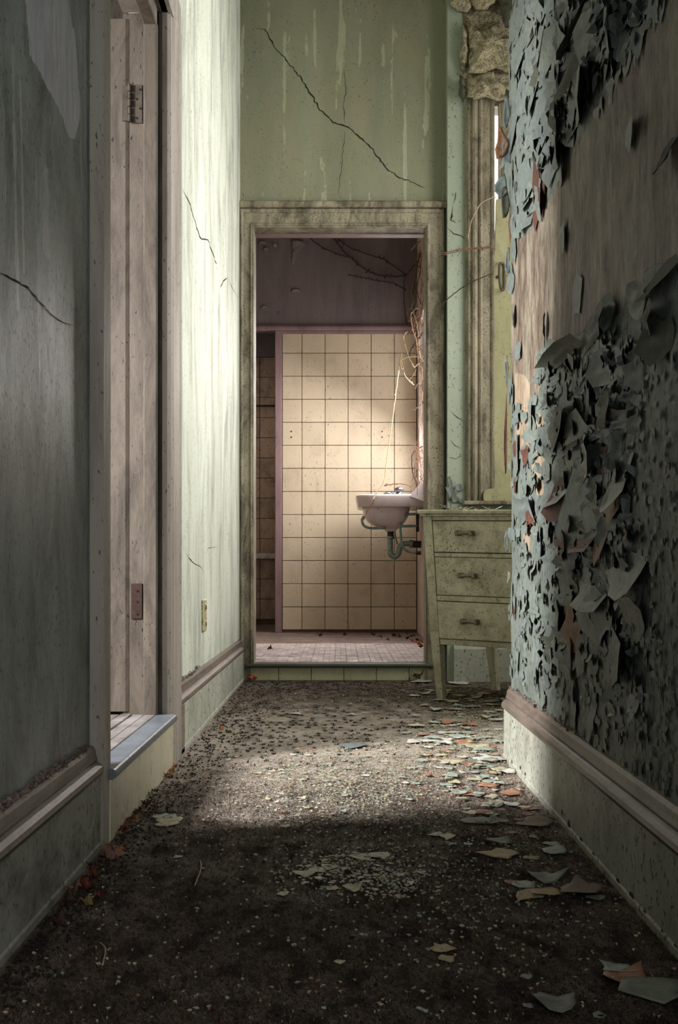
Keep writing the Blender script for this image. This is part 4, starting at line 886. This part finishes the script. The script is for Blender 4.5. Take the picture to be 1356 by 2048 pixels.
scatter(90, [(440,1510),(800,1480),(880,1560),(760,1660),(560,1650),(450,1580)], (7, 20), ['cream','white','mint','cream','salmon'], 'small COL flake on the brightly lit middle carpet', 'flakes on the lit carpet', 33)
scatter(36, [(880,1372),(1000,1385),(1003,1430),(800,1430),(800,1400)], (14, 36), ['tan','cream','brown','mint'], 'thin COL flake under and before the dresser legs', 'flakes by the dresser', 34)
# crumbs: nobody could count them
def crumbs(name, n, dens, smin, smax, mat, label, seed):
    r = random.Random(seed); m = MB(); k = 0; tries = 0
    while k < n and tries < n * 12:
        tries += 1; x = r.uniform(0, 1356); y = 1365 + (2048 - 1365) * r.random() ** 1.3
        if r.random() > dens(x, y): continue
        p = onZ(x, y)
        if p.x < -.455 or (p.x > .47 and p.y < 3.3): continue
        s_ = r.uniform(smin, smax) * (.6 + .1 * p.y); a = r.uniform(0, 6.28); cs, sn = math.cos(a) * s_, math.sin(a) * s_; q = r.uniform(.4, .9); z = .002 + r.uniform(0, .003); h_ = r.uniform(.0005, .0025)
        m.add([(p.x - cs, p.y - sn, z), (p.x + sn * q, p.y - cs * q, z + h_), (p.x + cs, p.y + sn, z + h_ * .5), (p.x - sn * q, p.y + cs * q, z + .0003), (p.x, p.y, z - .003)],
              [(0, 1, 2, 3), (0, 4, 1), (1, 4, 2), (2, 4, 3), (3, 4, 0)]); k += 1
    o = raw(m, name, M[mat], None, False); o['kind'] = 'stuff'; thing(o, label, 'crumbs')
def g(x, y, cx_, cy_, sx_, sy_): return math.exp(-((x - cx_) / sx_) ** 2 - ((y - cy_) / sy_) ** 2)
def dpale(x, y): return min(1, .016 + 1.0 * g(x, y, 690, 1560, 200, 70) + 1.3 * g(x, y, 930, 1480, 110, 60) + .7 * g(x, y, 720, 1740, 120, 40) + .9 * g(x, y, 790, 1765, 55, 22) + .5 * g(x, y, 900, 1400, 160, 22) + .35 * g(x, y, 640, 1400, 200, 20) + .12 * g(x, y, 950, 1750, 200, 150))
crumbs('plaster_crumbs', 5200, dpale, .0015, .006, 'chip_cream', 'tiny cream plaster crumbs strewn over the carpet', 41)
crumbs('paint_crumbs', 2600, dpale, .002, .007, 'chip_mint', 'tiny mint paint crumbs strewn over the carpet', 42)
crumbs('brick_crumbs', 900, lambda x, y: min(1, 1.2 * g(x, y, 950, 1560, 130, 60) + .012), .002, .007, 'chip_salmon', 'tiny salmon crumbs near the right baseboard end', 43)
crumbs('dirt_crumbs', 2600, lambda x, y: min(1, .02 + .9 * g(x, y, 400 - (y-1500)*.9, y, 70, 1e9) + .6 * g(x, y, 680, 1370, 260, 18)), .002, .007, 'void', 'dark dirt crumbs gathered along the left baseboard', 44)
# carpet pile
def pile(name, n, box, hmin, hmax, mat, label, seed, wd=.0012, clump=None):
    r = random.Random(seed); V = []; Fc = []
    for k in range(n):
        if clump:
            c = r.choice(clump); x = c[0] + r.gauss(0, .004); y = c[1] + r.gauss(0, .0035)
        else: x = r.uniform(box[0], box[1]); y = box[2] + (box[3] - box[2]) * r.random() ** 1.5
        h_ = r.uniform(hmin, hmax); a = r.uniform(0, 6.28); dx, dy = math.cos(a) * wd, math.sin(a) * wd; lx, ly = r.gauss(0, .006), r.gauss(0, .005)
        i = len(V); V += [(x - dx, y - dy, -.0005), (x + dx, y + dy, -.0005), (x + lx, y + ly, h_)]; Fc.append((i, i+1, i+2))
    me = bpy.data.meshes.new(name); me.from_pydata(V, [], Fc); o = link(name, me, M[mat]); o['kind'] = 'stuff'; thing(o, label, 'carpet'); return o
pile('carpet_pile', 60000, (-.46, .475, 1.3, 3.3), .002, .007, 'carpet', 'worn brown carpet pile over the hall floor', 51)
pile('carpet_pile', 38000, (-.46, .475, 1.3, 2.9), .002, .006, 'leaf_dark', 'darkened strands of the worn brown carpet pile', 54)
rr = random.Random(52); cl = []
for j in range(26):
    y = 3.02 + j * .062
    for i in range(30):
        x = -.42 + i * .030 + (j % 2) * .015
        if rr.random() < (.75 if x < .12 else .25) * math.exp(-((y - 3.75) / .55) ** 2): cl.append((x + rr.gauss(0, .006), y + rr.gauss(0, .012)))
pile('carpet_tufts', 6000, None, .003, .008, 'void', 'dark tufts of remaining carpet pile in rows before the bathroom', 53, .0014, cl)
# dry leaves
leaf_cache = {}
def leaf_mesh(i, mt):
    if (i, mt) in leaf_cache: return leaf_cache[i, mt]
    r = random.Random(i); out = []
    n = 20
    for k in range(n):
        a = 2 * math.pi * k / n; d = (1.0 if k % 4 == 0 else (.72 if k % 4 == 2 else .55)) * r.uniform(.8, 1.15); out.append((math.cos(a) * d, math.sin(a) * d * .8))
    off = Vector((i * 3.1, 0, 0)); hf = lambda u, v, t: .35 + .45 * mnoise.noise(Vector((u * 1.7, v * 1.7, i))) + .3 * u * u - .18 * abs(v) + .12 * math.sin(9 * u + 5 * v + i)
    mn = min(hf(u*t_/4, v*t_/4, 0) for u, v in out for t_ in range(5))
    m = patch_mb(out, 4, lambda u, v, t: hf(u, v, t) - mn, 0.0, lambda u, v, w_: (u, v, w_))
    m.tube([(-.9, 0, hf(-.9, 0, 0) - mn), (-1.4, .1, .1)], .03, 5)
    me = bpy.data.meshes.new('dry_leaf'); me.from_pydata([tuple(v) for v in m.v], [], m.f); me.materials.append(M['leaf_' + mt]); leaf_cache[i, mt] = me; return me
def leaf(px, py, wpx, mt, label, z=0.0, group=None):
    p = onZ(px, py, z); r = random.Random(int(px * 3 + py)); sc = wpx * p.y / F / 2
    o = link('dry_leaf', leaf_mesh(r.randrange(7), mt), None); o.location = (max(p.x, -.46 + sc * .9) if z == 0 and p.x < 0 else p.x, p.y, z + .003); o.scale = (sc * 1.15, sc * 1.15, sc * 2.0)
    o.rotation_euler = (r.uniform(-.2, .2), r.uniform(-.25, .25), r.uniform(0, 6.28)); thing(o, label, 'leaf', group)
    return o
G1 = 'dry leaves along the side step'
for a in [(147,1792,44,'brown','pinkish brown crumpled leaf nearest the camera by the left baseboard'),(168,1780,38,'red','dark red curled leaf behind the pinkish brown one'),(198,1797,24,'red','small red leaf right of the pinkish brown one'),(173,1814,30,'olive','olive leaf scrap in front of the pinkish brown one'),
          (140,1815,40,'dark','blackened leaf flattened beneath the pinkish brown one'),(221,1722,54,'brown','large folded brown leaf at the foot of the near door casing'),(222,1706,28,'brown','small tan leaf behind the large folded brown leaf'),(188,1757,28,'red','small dark red leaf in front of the large folded one'),(184,1744,30,'dark','blackened leaf beside the large folded brown one'),
          (295,1614,20,'red','bright red leaf standing out beside the side step'),(253,1630,18,'olive','olive curled leaf against the side step tiles'),(252,1648,28,'red','red leaf in front of the olive curled one'),(248,1667,32,'red','reddest broad leaf at the near end of the side step'),
          (274,1632,26,'dark','dark brown leaf right of the olive curled one'),(271,1643,20,'orange','orange leaf scrap below the dark brown one'),(270,1616,24,'dark','dark leaf against the tiles left of the bright red one'),(292,1598,18,'olive','olive leaf scrap behind the bright red one'),
          (333,1548,17,'orange','orange leaf at the far end of the side step'),(327,1557,18,'orange','second orange leaf just before the far end of the side step'),(349,1537,14,'orange','small orange leaf at the foot of the far door casing'),(224,1673,18,'olive','tan leaf crumb at the casing foot'),(242,1704,16,'orange','orange leaf crumb right of the large folded leaf'),
          (504,1362,24,'salmon','salmon orange leaf in the far left corner by the bathroom step'),(621,1358,26,'dark','dark curled leaf against the bathroom step, left of centre'),(642,1360,20,'dark','flat dark leaf right of the curled one at the bathroom step'),(733,1360,26,'dark','dark leaf against the bathroom step, right of centre'),(836,1361,30,'dark','blackened leaf by the dresser leg at the bathroom step'),
          (442,1461,16,'orange','yellow leaf scrap among the dark tufts'),(118,1855,36,'dark','blackened leaf flat against the near left baseboard'),(310,1588,16,'dark','dark leaf scrap behind the olive scrap')]: leaf(*a)
for i, (x, y, w_, mt) in enumerate([(838,1292,14,'orange'),(830,1288,12,'salmon'),(842,1297,13,'red'),(824,1285,12,'brown'),(835,1283,12,'dark'),(842,1286,12,'orange'),(815,1280,12,'dark'),(800,1276,12,'red'),(788,1274,13,'dark'),(760,1278,14,'red'),(745,1272,12,'dark'),(812,1270,12,'dark'),(690,1272,12,'dark'),(640,1274,12,'dark'),(540,1300,14,'dark'),(826,1276,11,'dark'),(775,1282,10,'red')]):
    leaf(x, y, w_, mt, {'orange': 'orange', 'salmon': 'salmon', 'red': 'reddish', 'brown': 'brown', 'dark': 'dark'}[mt] + ' dry leaf littering the bathroom floor below the sink', ZB + .003, 'dry ' + mt + ' leaves on the bathroom floor')
# twigs on carpet
for (x0, y0, x1, y1, l) in ((205,1930,200,1885,'pale bent twig on the near left carpet'),(390,1770,400,1720,'thin pale stalk on the left carpet'),(340,1572,372,1575,'dark straight twig in front of the side step'),(600,1655,640,1640,'short dark twig on the lit carpet')):
    a = onZ(x0, y0, .004); b = onZ(x1, y1, .004); mid = (a + b) / 2 + Vector((.006, 0, .006))
    o = MB().tube(smooth_path([a, mid, b], 5), .0012, 6).build('twig', M['twig' if 'pale' in l else 'twig_dark'], None, True); thing(o, l, 'twig')
